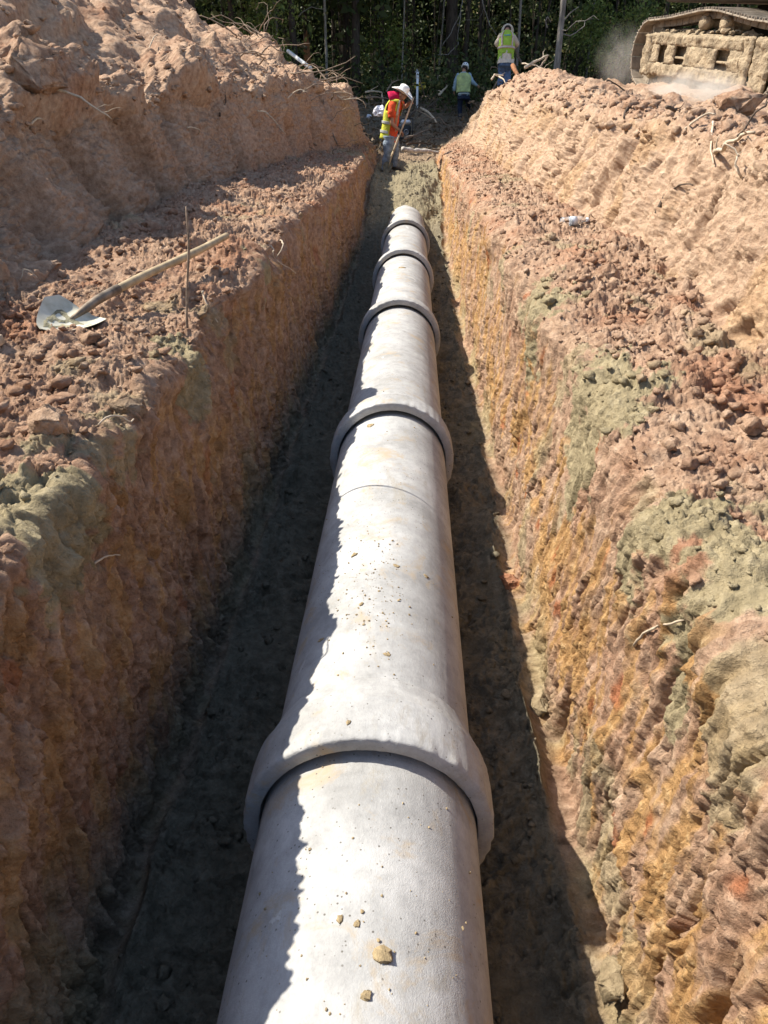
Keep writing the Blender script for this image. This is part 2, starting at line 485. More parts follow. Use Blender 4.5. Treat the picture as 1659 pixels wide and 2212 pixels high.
    # trench walls: tooth marks running down, torn flakes, smeared patches
    for a, b, zz, sd, amp in ((5.9, 7.15, z_wallL, 500, 1.6), (7.85, 9.2, z_wallR, 600, 1.15)):
        c = cols(a, b)
        u, v = U[:, c], V[:, c]
        sk = v + .10 * u + .05 * perlin(u * 3, v * 3, sd + 1)
        smear = sstep(.12, .38, fbm(u * 2.2, sk * 3.6, 3, sd + 2))
        def plates(fu, fv, step, s_):
            n_ = fbm(u * fu, sk * fv, 4, s_, .55) / step
            f_ = n_ - np.floor(n_)
            return (np.floor(n_) + sstep(.0, .16, f_)) * step
        h = .015 * plates(1.0, 3.2, .42, sd + 3) + .011 * plates(1.8, 9, .45, sd + 13) * (1 - .6 * smear)
        h += .006 * plates(3.5, 26, .5, sd + 14) * (1 - .85 * smear)
        h += .008 * fbm(u * .6, sk * 22, 3, sd + 12, .6) + .006 * fbm(u * 4, sk * 60, 2, sd + 4, .6) * (1 - .5 * smear)
        tear = .010 * clods(u / .20, sk / .07, sd + 5, .4)
        gouge = fbm(u * 1.7, sk * 16, 3, sd + 8)
        tear -= .030 * sstep(.36, .72, gouge) + .014 * sstep(.36, .7, fbm(u * 5, sk * 22, 2, sd + 9))
        h += tear * (1 - .92 * smear)
        pock = np.clip(.5 + 1.6 * fbm(u * 1.3, v * 1.3, 2, sd + 20), 0, 1)
        h -= (.30 * clods(u / .22, sk / .085, sd + 21, .30) * .085 + .70 * clods(u / .08, sk / .04, sd + 23, .30) * .04) * pock
        h += .40 * clods(u / .12, v / .07, sd + 25, .22) * .06 * pock
        h += .022 * fbm(u * 1.4, v * 1.4, 2, sd + 10)
        D[:, c] += amp * h.astype(np.float32) * zz[:, c]
    # upper banks: combed face with slabs fallen away
    for a, b, zz, sd in ((3.8, 5.2, z_bankL, 700), (9.8, 11.2, z_bankR, 800)):
        c = cols(a, b)
        u, v = U[:, c], V[:, c]
        sk = v - .25 * u if sd == 700 else v + .15 * u
        q = 14 if sd == 700 else 7
        smear = sstep(.05, .35, fbm(u * 1.5, v * 1.6, 3, sd + 2))
        h = .07 * fbm(u * 1.0, sk * 2.0, 3, sd + 3)
        h += .024 * fbm(u * 5, sk * q, 4, sd + 4, .6) * (1 - .6 * smear)
        h += (.045 * clods(u / .16, v / .13, sd + 5, .5) + .022 * clods(u / .06, v / .05, sd + 6, .6)) * (1 - .85 * smear)
        h -= (.17 if sd == 700 else .11) * sstep(.28, .46, fbm(u * .55, v * 1.5, 2, sd + 8)) + .05 * sstep(.34, .6, fbm(u * 2.4, sk * 4.5, 3, sd + 9))
        n_ = fbm(u * 1.3, sk * (2.8 if sd == 700 else 1.6), 4, sd + 13, .5) / .4
        h += .05 * (np.floor(n_) + sstep(0, .45, n_ - np.floor(n_))) * .4
        D[:, c] += h.astype(np.float32) * zz[:, c]
    # trench floor: trodden mud with crumbs
    c = cols(6.9, 8.15)
    u, v = U[:, c], V[:, c]
    trod = sstep(-.05, .3, fbm(u * 1.7, v * 1.7, 3, 903))
    h = .05 * fbm(u * 3, v * 3, 3, 901)
    h += (.05 * clods(u / .11, v / .11, 902, .6) + .035 * clods(u / .05, v / .05, 904, .8) + .016 * clods(u / .024, v / .024, 905)) * (1 - .8 * trod) * (1 - .6 * sstep(12.2, 13.6, v))
    edge = 1 - sstep(.0, .22, np.minimum(T[:, c] - 7, 8 - T[:, c]))
    h += .10 * edge * np.clip(.4 + fbm(v * 1.3, u * 2, 3, 906), 0, 1.4)
    filled = sstep(12.2, 13.6, v)
    h += filled * (.17 * sstep(.34, .06, np.abs(T[:, c] - 7.62)) * sstep(17.2, 14.8, v) - .05 * sstep(15.5, 16.6, v) * sstep(18.6, 17.6, v) + .045 * clods(u / .20, v / .20, 907, .6) + .045 * clods(u / .09, v / .09, 908, .7) + .02 * fbm(u * 9, v * 9, 3, 909))
    D[:, c] += h.astype(np.float32) * z_floor[:, c]

    # crumb over everything that is not smeared or trodden
    c = cols(3.8, 11.3)
    u, v = U[:, c], V[:, c]
    wl = (z_wallL + z_wallR)[:, c].clip(0, 1)
    cr = (.75 * clods(u / .036, v / .032, 950, .7) * .036 + .9 * clods(u / .018, v / .017, 960, .8) * .018) * (1 - .85 * wl)
    cr += (.45 * clods(u / .060, v / .034, 955, .5) * .03 + .65 * clods(u / .026, v / .018, 965, .6) * .017) * wl * sstep(8, 3.5, v)
    cr += .0050 * fbm(u * 40, v * 40, 3, 970, .7) * (1 - .4 * wl)
    cm = np.clip(.85 + 1.0 * fbm(u * 2.1, v * 2.1, 3, 975), .4, 1.1) * (1 - .6 * z_floor[:, c])
    D[:, c] += (cr * cm).astype(np.float32)

    X = P2[..., 0] + nx * D
    Z = P2[..., 1] + nz * D
    P = np.stack([X, YY, Z], -1)

    # ---- where each kind of soil lies, plus painted shade past the trench
    n1 = fbm(U * 1.5, V * 1.5, 4, 31)
    n2 = fbm(U * 4.5, V * 4.5, 3, 32)
    n3 = fbm(U * 17, V * 17, 3, 36)
    sand = np.zeros_like(D)
    blobs = [(-.92, 1.5, .26, 1.0), (-.95, 1.15, .22, .9), (-.93, 1.95, .2, .8), (-.95, 2.75, .22, 1.0), (-1.3, 1.9, .2, .6), (-.98, 4.5, .28, 1.1), (-.95, 3.6, .16, .6), (-1.0, 6.5, .25, .5), (-1.0, 15.5, .5, .7),
             (.66, 3.6, .24, 1.2), (.64, 4.1, .16, .9), (.70, 2.5, .24, 1.2), (.62, 5.0, .18, .7), (.74, 1.32, .22, 1.2), (.66, 1.6, .17, 1.0), (.95, 1.6, .2, .8), (.60, 1.0, .15, .7), (.57, 3.0, .15, .7), (.95, 5.2, .16, .4)]
    for bx, by, br, bw in blobs:
        d = np.sqrt(((X - bx) * 1.2) ** 2 + (YY - by) ** 2 + (2.6 if bx < 0 else .35) * (Z - 1.18) ** 2) / br
        sand = np.maximum(sand, bw * sstep(1.0, .8, d + .55 * n2 + .3 * n1 + .3 * n3))
    foot = sstep(.42, .02, Z) * (z_wallR + z_wallL)
    sand = np.maximum(sand, .9 * foot * sstep(-.35, .3, n1 + .5 * n2))
    sand = np.maximum(sand, .6 * z_wallL * sstep(.55, .85, n1 + .4 * n2))
    sand = np.maximum(sand, .7 * z_wallR * sstep(.45, .7, fbm(U * 1.6, V * 2.4, 4, 37)))
    sand = np.maximum(sand, .6 * (z_benchL + z_benchR) * sstep(.55, .85, n1 + .3 * n2))
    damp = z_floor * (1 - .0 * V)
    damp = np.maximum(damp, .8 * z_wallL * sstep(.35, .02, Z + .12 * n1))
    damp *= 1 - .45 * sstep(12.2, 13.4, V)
    sand = np.maximum(sand, z_floor * sstep(12.0, 13.2, V) * sstep(20, 18, V))
    damp = np.maximum(damp, .8 * deep * sstep(4.5, 3.2, np.abs(X)))  # dark debris and the wood's shade, both put into the soil colour
    strk = fbm(U * 2.5, (V + .1 * U) * 14, 3, 33)
    ochre = z_wallR * sstep(-.1, .6, strk + .8 * n1 + .45 * (1 - np.abs(Z - .5) / .45).clip(-1, 1)) * .85
    ochre = np.maximum(ochre, .65 * z_wallL * sstep(-.1, .5, strk + .7 * n2))
    ochre = np.maximum(ochre, .35 * z_bankR * sstep(.1, .5, n1))
    red = (z_wallR * .8 + z_wallL * .5) * sstep(.6, .95, fbm(U * 3.1, (V + .1 * U) * 7, 3, 34) + .3 * n2)
    red = np.maximum(red, .35 * (z_benchL + z_benchR + .5 * z_heap) * sstep(.1, .7, fbm(U * 2.2, V * 2.2, 4, 35)))
    pale = .85 * z_bankR + .55 * z_berm * sstep(-.4, .3, n1) + .30 * z_bankL + .55 * z_heap * sstep(-.5, .4, n1)
    pale = np.maximum(pale, .4 * z_benchR * sstep(-.2, .5, n2))
    mk = dict(sand=sand, damp=damp, ochre=ochre, red=red, pale=pale)
    for k in mk: mk[k] = np.clip(mk[k], 0, 1).astype(np.float32)

    names = [('spoil_heap', 0, 4, 'heap of dug red-brown soil rising beside the trench'),
             ('earth_bank', 4, 5, 'shaded cut bank below the spoil heap'),
             ('earth_ledge', 5, 6, 'ledge of lumpy soil that carries the long shovel'),
             ('trench_wall', 6, 7, 'shaded brown wall of the trench'),
             ('trench_floor', 7, 8, 'dark damp mud floor of the trench'),
             ('trench_wall', 8, 9, 'sunlit ochre and grey wall of the trench'),
             ('earth_ledge', 9, 10, 'ledge of lumpy soil that carries the plastic bottle'),
             ('earth_bank', 10, 11, 'pale sunlit cut bank full of roots'),
             ('ground', 11, 15, 'heaped and levelled ground under the excavator')]
    for nm, a, b, lab in names:
        i0, i1 = int(np.argmin(np.abs(t - a))), int(np.argmin(np.abs(t - b)))
        sub = P[:, i0:i1 + 1]
        n_, m_ = sub.shape[:2]
        idx = np.arange(n_ * m_).reshape(n_, m_)
        F = np.stack([idx[:-1, :-1], idx[:-1, 1:], idx[1:, 1:], idx[1:, :-1]], -1).reshape(-1, 4)
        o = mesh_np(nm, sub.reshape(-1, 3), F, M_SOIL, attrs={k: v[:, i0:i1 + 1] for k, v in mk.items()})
        tag(o, lab, None, None, 'structure')
    return P, T, mk, np.stack([nx, np.zeros_like(nx), nz], -1)

GP, GT, GMK, GN = build_terrain()

# projection of the ground, to find what lies where
_rel = GP - np.array([0, 0, CAM_Z])
_zc = _rel @ np.array(C_F)
_ok = _zc > .2
_px = np.where(_ok, CX + FPX * (_rel @ np.array(C_R)) / np.where(_ok, _zc, 1), -1e6)
_py = np.where(_ok, CY - FPX * (_rel @ np.array(C_U)) / np.where(_ok, _zc, 1), -1e6)
del _rel

def on_ground(x, y, r=5):
    """the nearest ground point seen at pixel (x, y) of the 1659-wide photograph"""
    while True:
        hit = np.nonzero((np.abs(_px - x) < r) & (np.abs(_py - y) < r))
        if len(hit[0]): break
        r *= 1.6
    z = _zc[hit]
    k = np.argmin(z)
    near = z < z[k] * 1.05
    q = GP[hit[0][near], hit[1][near]].mean(0)
    return Vector(q.tolist())

def ground_z(x, y):
    i = int(np.argmin(np.abs(GP[:, 0, 1] - y)))
    row = GP[i]
    near = np.abs(row[:, 0] - x)
    k = near < max(.03, near.min() * 1.01)
    return float(row[k, 2].max())

# the land beyond
def far_ground():
    q = MB()
    m = simple('forest_floor', (.10, .075, .05), .95, .3, 1.5, .4, .05)
    n = 60
    def strip(x0, x1, y0, y1, z0, nx_, ny_):
        xs, ys = np.linspace(x0, x1, nx_), np.linspace(y0, y1, ny_)
        gx, gy = np.meshgrid(xs, ys, indexing='ij')
        gz = z0 + .12 * fbm(gx * .3, gy * .3, 3, 77)
        v = np.stack([gx, gy, gz], -1).reshape(-1, 3)
        idx = np.arange(nx_ * ny_).reshape(nx_, ny_)
        f = np.stack([idx[:-1, :-1], idx[1:, :-1], idx[1:, 1:], idx[:-1, 1:]], -1).reshape(-1, 4)
        return v, f
    parts = [strip(-400, 400, 35.9, 500, 2.38, 60, 60), strip(-400, -13.9, -300, 35.9, 2.28, 30, 30), strip(17.9, 400, -300, 35.9, 2.25, 30, 30), strip(-13.9, 17.9, -300, -3.9, 1.6, 12, 30)]
    vs, fs, k = [], [], 0
    for v, f in parts:
        vs.append(v); fs.append(f + k); k += len(v)
    o = mesh_np('ground', np.concatenate(vs), np.concatenate(fs), m)
    tag(o, 'forest floor and land beyond the dig', None, None, 'structure')
far_ground()
# ------------------------------------------------------------------ concrete pipes
PIPE_X, PIPE_Z, PIPE_R, BELL_R = -.094, .322, .3035, .352
PIPE_L, BELL_Y0 = 2.44, 1.38
PIPE_SAG = .024 / 2.44          # every spigot sits a little low in the next bell

def concrete_material():
    m, nt, p = new_mat('pipe_concrete')
    tc = node(nt, 'ShaderNodeTexCoord').outputs['Object']
    oi = node(nt, 'ShaderNodeObjectInfo').outputs['Location']
    va = node(nt, 'ShaderNodeVectorMath', operation='ADD')
    nt.links.new(tc, va.inputs[0]); nt.links.new(oi, va.inputs[1])
    v = va.outputs[0]
    mp = node(nt, 'ShaderNodeMapping'); mp.inputs['Scale'].default_value = (1, .5, 1)
    nt.links.new(v, mp.inputs[0])
    big = noise_n(nt, 3.0, 5, .6, v)
    mid = noise_n(nt, 16, 8, .72, v)
    brush = noise_n(nt, 150, 4, .6, mp.outputs[0])
    fine = noise_n(nt, 260, 3, .7, v)
    c = ramp_n(nt, big.outputs[0], [(.33, (.285, .28, .268)), (.5, (.36, .355, .342)), (.66, (.44, .435, .42))]).outputs[0]
    c = mix_n(nt, .5, c, ramp_n(nt, mid.outputs[0], [(.3, .58), (.5, .97), (.7, 1.24)]).outputs[0], 'MULTIPLY')
    c = mix_n(nt, .55, c, ramp_n(nt, brush.outputs[0], [(.3, .88), (.7, 1.09)]).outputs[0], 'MULTIPLY')
    # tan mud smears
    st = noise_n(nt, 5.5, 6, .7, v, .6)
    c = mix_n(nt, ramp_n(nt, st.outputs[0], [(.555, 0), (.68, .75)]).outputs[0], c, (.37, .29, .19))
    st2 = noise_n(nt, 9, 7, .75, mp.outputs[0], .3)
    c = mix_n(nt, ramp_n(nt, st2.outputs[0], [(.565, 0), (.67, .6)]).outputs[0], c, (.30, .27, .215))
    sc_ = noise_n(nt, 7, 5, .6, mp.outputs[0], 1.2)
    c = mix_n(nt, ramp_n(nt, sc_.outputs[0], [(.66, 0), (.70, .55)]).outputs[0], c, (.56, .55, .53))
    # pits
    vo = node(nt, 'ShaderNodeTexVoronoi'); vo.inputs['Scale'].default_value = 55
    nt.links.new(v, vo.inputs['Vector'])
    pit = ramp_n(nt, vo.outputs['Distance'], [(.10, 1), (.17, 0)])
    pitm = math_n(nt, 'MULTIPLY', pit.outputs[0], ramp_n(nt, noise_n(nt, 7, 3, .6, v).outputs[0], [(.48, 0), (.55, 1)]).outputs[0])
    c = mix_n(nt, pitm, c, (.13, .12, .105))
    nt.links.new(c, p.inputs['Base Color'])
    p.inputs['Roughness'].default_value = .85
    p.inputs['Specular IOR Level'].default_value = .2
    b = bump_n(nt, brush.outputs[0], .22, .003)
    b = bump_n(nt, fine.outputs[0], .45, .003, b)
    b = bump_n(nt, pitm, -.6, .004, b)
    nt.links.new(b, p.inputs['Normal'])
    return m
M_CONC = concrete_material()

def pipe_section(k, label):
    yb = BELL_Y0 + PIPE_L * k
    root = empty('concrete_pipe', (PIPE_X, yb, PIPE_Z), (-PIPE_SAG, 0, 0))
    tag(root, label, 'pipe', 'concrete pipes laid end to end in the trench')
    rng = np.random.default_rng(40 + k)
    SEG = 192
    def surf(prof, noise, name):
        a = np.linspace(0, 2 * math.pi, SEG, endpoint=False)
        rs, fs = [], []
        n = len(prof)
        for (r, y, amp) in prof:
            rr = r + amp * noise(a, y)
            yy = y + (.6 * amp * noise(a + 9, y * 3) if amp > .001 else 0 * a)
            rs.append(np.stack([rr * np.cos(a), yy, rr * np.sin(a)], -1))
        idx = np.arange(n * SEG).reshape(n, SEG)
        f = np.stack([idx[:-1], np.roll(idx[:-1], -1, 1), np.roll(idx[1:], -1, 1), idx[1:]], -1).reshape(-1, 4)
        return mesh_np(name, np.concatenate(rs), f[:, ::-1], M_CONC, root)
    def nz(a, y): return fbm(np.cos(a) * 14 + 30 + y * 3, np.sin(a) * 14 + y * 5 + 11 * k, 3, 60 + k)
    # barrel with its bore, running from inside the bell to the spigot in the next bell
    ye = PIPE_L + .085
    ys = np.linspace(.255, ye - .012, 40)
    prof = [(.2286, .125, 0), (.2286, ye, 0), (.285, ye, .0008)] + [(PIPE_R - .0015, ye - .004, .0006)] + [(PIPE_R, float(y), .0006) for y in ys[::-1]]
    surf(prof, nz, 'barrel')
    # bell: flare, crest band, chipped rim, socket
    b = [(PIPE_R - .002, .285, 0), (PIPE_R + .005, .282, .002), (PIPE_R + .008, .276, .0015), (PIPE_R + .014, .25, .0015), (PIPE_R + .023, .222, .0012), (PIPE_R + .0245, .216, .002), (PIPE_R + .033, .19, .0012), (PIPE_R + .042, .166, .0012), (BELL_R - .003, .158, .0015),
         (BELL_R - .004, .15, .0012), (BELL_R - .001, .135, .0014), (BELL_R, .10, .0014), (BELL_R, .06, .0014), (BELL_R, .03, .0014), (BELL_R - .001, .012, .004), (BELL_R - .0025, .004, .005), (BELL_R - .006, .0, .003),
         (BELL_R - .02, .0, .0015), (.309, .0, .002), (.306, .003, .001), (.305, .010, .001), (.304, .09, .0), (.2286, .10, 0), (.2286, .12, 0)]
    surf(b, nz, 'bell')
    return root

PIPE_LABELS = {
 -1: 'pale concrete pipe nearest the camera, leaving at the bottom edge, with a tan mud clod',
 0: 'second concrete pipe from the camera, its wide bell carrying a tan mud flake',
 1: 'third concrete pipe from the camera, between the second and third bells',
 2: 'fourth concrete pipe from the camera, with ragged shadow along its left side',
 3: 'fifth concrete pipe from the camera, a short bright stretch between close bells',
 4: 'farthest visible concrete pipe, its far end buried under backfill soil'}
for k in range(-1, 5): pipe_section(k, PIPE_LABELS[k])
# ------------------------------------------------------------------ loose crumbs and clods
def ico(sub=1):
    import bmesh
    bm = bmesh.new()
    bmesh.ops.create_icosphere(bm, subdivisions=sub, radius=1)
    v = np.array([p.co[:] for p in bm.verts])
    f = np.array([[q.index for q in p.verts] for p in bm.faces])
    bm.free()
    return v, f

def clod_shape(v, rng, flat=.7):
    d = rng.normal(size=(5, 3)); d /= np.linalg.norm(d, axis=1)[:, None]
    k = .55 + .35 * rng.random(5)
    r = np.ones(len(v))
    for a, b in zip(d, k):                      # broken faces
        s = v @ a
        r = np.where(s > b, np.minimum(r, b / np.maximum(s, 1e-3)), r)
    r = r * (1 + .16 * rng.normal(size=len(v)))
    q = v * r[:, None] * np.array([1, .6 + .5 * rng.random(), flat])
    a = rng.random() * 6.28
    c, s = math.cos(a), math.sin(a)
    return q @ np.array([[c, s, 0], [-s, c, 0], [0, 0, 1]])

def scatter(name, label, pick, n, r0, r1, seed):
    rng = np.random.default_rng(seed)
    kinds = []
    for sub in (1, 2):
        v0, f0 = ico(sub)
        v1 = ico(1)[0]
        sh = []
        for _ in range(24):
            q = clod_shape(v1, rng)
            if sub == 2:
                d = np.exp(17 * (v0 @ v1.T)); d /= d.sum(1)[:, None]
                q = (d @ q) * (1 + .30 * fbm(v0[:, 0] * 2.6 + _, v0[:, 1] * 2.6 + v0[:, 2] * 3.1, 3, _))[:, None] * (1 + .13 * rng.normal(size=len(v0)))[:, None]
            sh.append(q)
        kinds.append((sh, f0, len(v0)))
    ii, jj = np.nonzero(pick)
    w = np.maximum(GP[ii, jj, 1], .6) ** .6
    w = w / w.sum()
    ch = rng.choice(len(ii), n, p=w)
    co, fa, at_, base = [], [], {k: [] for k in GMK}, 0
    for q, k in enumerate(ch):
        i, j = ii[k], jj[k]
        r = r0 * (r1 / r0) ** (rng.random() ** 2.4)
        sh, f0, nv = kinds[1 if r > r0 * (r1 / r0) ** .35 else 0]
        p = GP[i, j] + GN[i, j] * r * .2
        co.append(sh[q % 24] * r + p)
        fa.append(f0 + base)
        base += nv
        for m in GMK: at_[m].append(np.full(nv, GMK[m][i, j]))
    o = mesh_np(name, np.concatenate(co), np.concatenate(fa), M_SOIL, smooth=True, attrs={k: np.concatenate(v) for k, v in at_.items()})
    tag(o, label, 'soil', None, 'stuff')

_vis = (np.abs(_px - CX) < 900) & (_py > -60) & (_py < 2300)
_Y = GP[..., 1]
scatter('loose_soil', 'broken crumbs of red-brown soil strewn over the ledges',
        _vis & (((GT > 5.05) & (GT < 6.0)) | ((GT > 9.0) & (GT < 9.98))) & (_Y < 20), 9000, .006, .032, 1)
scatter('loose_soil', 'bigger broken clods lying on the two ledges',
        _vis & (((GT > 5.05) & (GT < 5.9)) | ((GT > 9.15) & (GT < 9.98))) & (_Y < 16), 420, .014, .050, 4)
scatter('loose_soil', 'clods scattered over the heap and the top of the banks',
        _vis & (((GT > 2.0) & (GT < 4.1)) | ((GT > 10.9) & (GT < 13))) & (_Y < 22), 4200, .010, .060, 2)
scatter('loose_soil', 'damp crumbs fallen along the trench floor',
        _vis & (GT > 7.02) & (GT < 7.98) & (_Y < 20), 2600, .006, .028, 3)

def big_clod(x, y, size, label, seed, sink=.3, mk=None):
    rng = np.random.default_rng(seed)
    v, f = ico(4)
    q = clod_shape(ico(1)[0], rng, .75)
    # smooth the coarse shape onto the fine sphere, then roughen it
    v1 = ico(1)[0]
    d = np.exp(9 * (v @ v1.T)); d /= d.sum(1)[:, None]
    s = d @ q
    n = fbm(v[:, 0] * 2.3 + seed, v[:, 1] * 2.3 + v[:, 2] * 2.9, 4, seed)
    cl = clods(v[:, 0] * 4 + v[:, 2] * 2.2, v[:, 1] * 4 - v[:, 2] * 2.2, seed)
    s = s * (1 + .20 * n + .30 * cl + .12 * clods(v[:, 0] * 11 + v[:, 2] * 5, v[:, 1] * 11 - v[:, 2] * 5, seed + 1))[:, None] * size
    p = on_ground(x, y)
    o = mesh_np('soil_clod', s, f, M_SOIL, attrs={k: np.full(len(v), (mk or {}).get(k, 0.0)) for k in GMK})
    o.location = p + Vector((0, 0, size * (.7 - sink) * .6))
    tag(o, label, 'clod', 'large clods of earth lying about the dig')

big_clod(1592, 240, .12, 'largest dark clod on the crest of the right-hand bank, below the excavator track', 3, .2)
big_clod(1312, 602, .075, 'round pinkish clod on the right ledge, halfway between bottle and sand patch', 5, .2)
big_clod(1102, 1262, .06, 'reddish clod fallen at the foot of the sunlit trench wall', 8, .2, {'red': .5})
big_clod(1165, 1530, .055, 'grey clod stuck at the foot of the sunlit trench wall beside the second bell', 9, .2, {'sand': .8})
big_clod(1335, 2120, .065, 'grey-green clod at the lower right corner of the trench floor', 10, .2, {'sand': .8})
big_clod(108, 930, .075, 'pale smooth clod on the left ledge, below the shovel blade', 11, .2, {'pale': .6})
big_clod(62, 175, .20, 'big pale clod on the left heap near the picture edge', 13, .2)
big_clod(285, 890, .05, 'dark grey clod at the left ledge edge', 14, .2, {'damp': .5})
big_clod(1420, 690, .06, 'tan clod lying in the middle of the right ledge', 15, .2)

# mud on the pipes ----------------------------------------------------
M_MUD = simple('dried_mud', (.33, .25, .14), .95, .25, 60, .6, .004)
def on_pipe(x, y):
    """point of the pipe's barrel seen at a pixel"""
    d = (C_R * ((x - CX) / FPX) + C_U * ((CY - y) / FPX) + C_F).normalized()
    o = Vector((0, 0, CAM_Z)) - Vector((PIPE_X, 0, PIPE_Z))
    a = d.x ** 2 + d.z ** 2; b = 2 * (o.x * d.x + o.z * d.z); c = o.x ** 2 + o.z ** 2 - PIPE_R ** 2
    k = b * b - 4 * a * c
    if k < 0: return None
    t = (-b - math.sqrt(k)) / (2 * a)
    p = Vector((0, 0, CAM_Z)) + d * t
    n = Vector((p.x - PIPE_X, 0, p.z - PIPE_Z)).normalized()
    yl = (p.y - BELL_Y0) % PIPE_L
    p.z -= PIPE_SAG * yl
    if yl < .29:
        r = float(np.interp(yl, [0, .15, .18, .215, .25, .30], [BELL_R, BELL_R - .004, PIPE_R + .027, PIPE_R + .019, PIPE_R + .010, PIPE_R]))
        p = Vector((PIPE_X, p.y, PIPE_Z - PIPE_SAG * yl)) + n * r
    return p, n

def mud(x, y, size, label, seed, thick=.35, mat=None):
    p, n = on_pipe(x, y)
    rng = np.random.default_rng(seed)
    v, f = ico(3)
    q = clod_shape(ico(1)[0], rng, 1)
    d = np.exp(10 * (v @ ico(1)[0].T)); d /= d.sum(1)[:, None]
    s = d @ q * (1 + .25 * fbm(v[:, 0] * 3 + seed, v[:, 1] * 3 + v[:, 2], 3, seed))[:, None] * size
    s[:, 2] *= thick
    o = mesh_np('mud_clod', s, f, mat or M_MUD)
    o.rotation_mode = 'QUATERNION'
    o.rotation_quaternion = n.to_track_quat('Z', 'Y')
    o.location = p + n * size * thick * .25
    tag(o, label, 'mud', 'dried mud stuck to the pipes')
    return o
mud(829, 2048, .026, 'largest tan mud clod on top of the nearest pipe, low in the picture', 1, .4)
mud(788, 2140, .014, 'small tan mud clod near the bottom edge of the nearest pipe', 2, .4)
mud(733, 1973, .009, 'tiny tan mud dot beside the rusty smear on the nearest pipe', 3, .4)
mud(771, 1984, .009, 'tiny grey-brown mud dot right of the rusty smear on the nearest pipe', 4, .4)
mud(850, 1522, .021, 'yellow-brown mud flake lying on the nearest bell', 5, .35)
mud(759, 1590, .010, 'small tan mud lump on the chipped rim of the nearest bell', 6, .6)
mud(836, 1412, .016, 'flat tan mud patch on the second pipe, up from the nearest bell', 7, .15)
mud(765, 1195, .018, 'brown mud clod at the shadow edge on the second pipe', 8, .4)
mud(693, 1380, .013, 'dark mud spot in the shaded side of the second pipe', 9, .3)
mud(855, 1217, .016, 'tan mud patch on the crown of the second pipe', 10, .15)
mud(781, 1302, .014, 'reddish mud crumb on the second pipe near its shadow edge', 11, .35)
mud(801, 910, .03, 'grey mud smear just below the second bell from the camera', 12, .12)
mud(868, 574, .04, 'long tan mud streak on the fourth pipe just beyond its bell', 13, .15)
mud(920, 1240, .013, 'dark mud fleck on the right side of the second pipe', 14, .2)

def pipe_crumbs():
    rng = np.random.default_rng(5)
    v0, f0 = ico(1)
    co, fa, q = [], [], 0
    while q < 420:
        if rng.random() < .6: x, y = rng.normal(800, 45), rng.normal(1240, 80)
        else: x, y = rng.uniform(560, 1030), rng.uniform(480, 2200)
        r = on_pipe(x, y)
        if not r or r[1].z < .3 or (r[0].y > 12.5): continue
        p, n = r
        s = .0014 * (4.0 ** (rng.random() ** 2))
        co.append(clod_shape(v0, rng, .7) * s + np.array(p) + np.array(n) * s * .3)
        fa.append(f0 + q * len(v0)); q += 1
    o = mesh_np('soil_crumbs', np.concatenate(co), np.concatenate(fa), M_MUD, smooth=False)
    tag(o, 'tiny soil crumbs sprinkled over the pipes', 'soil', None, 'stuff')
pipe_crumbs()

# ------------------------------------------------------------------ sticks, roots and branches
M_TWIG = simple('twig_bark', (.26, .19, .135), .9, .3, 40, .4, .003)
M_TWIG_PALE = simple('pale_wood', (.50, .41, .30), .85, .2, 40, .4, .003)
M_TWIG_DARK = simple('dark_bark', (.10, .072, .052), .9, .3, 40, .4, .003)
M_RED_WOOD = simple('broken_wood', (.30, .135, .06), .85, .25, 30, .5, .004)

def wiggle(a, b, n, amp, seed, sag=0.0):
    rng = np.random.default_rng(seed)
    L = (b - a).length
    off = [Vector(rng.normal(size=3).tolist()) * amp * L for _ in range(4)]
    pts = []
    for k in range(n + 1):
        t = k / n
        p = a.lerp(b, t)
        w = math.sin(math.pi * t)
        p = p + off[0] * w + off[1] * math.sin(2 * math.pi * t) * .6 + off[2] * math.sin(5 * math.pi * t) * .22 + off[3] * math.sin(9 * math.pi * t) * .1
        p.z += sag * w
        pts.append(p)
    return pts

def branch(pts, r0, r1, mat, label, seed=0, twigs=0, name='branch', cat='branch', group=None, tlen=.35):
    q = MB()
    n = len(pts)
    rng = np.random.default_rng(seed + 77)
    q.tube(pts, [(r0 + (r1 - r0) * k / (n - 1)) * (1 + .12 * rng.normal()) for k in range(n)], 7)
    L = (pts[-1] - pts[0]).length
    for _ in range(twigs):
        k = int(rng.integers(1, n - 1))
        d = (pts[k + 1] - pts[k - 1]).normalized()
        s = Vector(rng.normal(size=3).tolist()); s = (s - d * s.dot(d)).normalized()
        s.z = abs(s.z)
        e = pts[k] + (d * .6 + s * .7) * L * tlen * (.5 + .8 * rng.random())
        tw = wiggle(pts[k], e, 6, .06, seed + _)
        rr = (r0 + (r1 - r0) * k / (n - 1)) * .55
        q.tube(tw, [rr * (1 - .75 * j / 6) for j in range(7)], 5)
    o = q.build(name, mat)
    tag(o, label, cat, group)
    return o

def stick(x0, y0, x1, y1, r, mat, label, seed, lift=(.01, .03), amp=.05, sag=0.02, twigs=0, name='branch', cat='branch', free=False, group='sticks and roots lying in the dug soil'):
    """a stick from the ground seen at one pixel to (about) another"""
    a = on_ground(x0, y0)
    if free:
        b = at(x1, y1, a.y + (free if free is not True else 0))
    else:
        b = on_ground(x1, y1)
        if (b - a).length > 1.6 * max(.1, math.hypot(x1 - x0, y1 - y0) / FPX * a.y * 1.6):
            b = at(x1, y1, a.y + .1)
    a = a + Vector((0, 0, lift[0])); b = b + Vector((0, 0, lift[1]))
    return branch(wiggle(a, b, 12, amp, seed, sag), r, r * .55, mat, label, seed, twigs, name, cat, group)

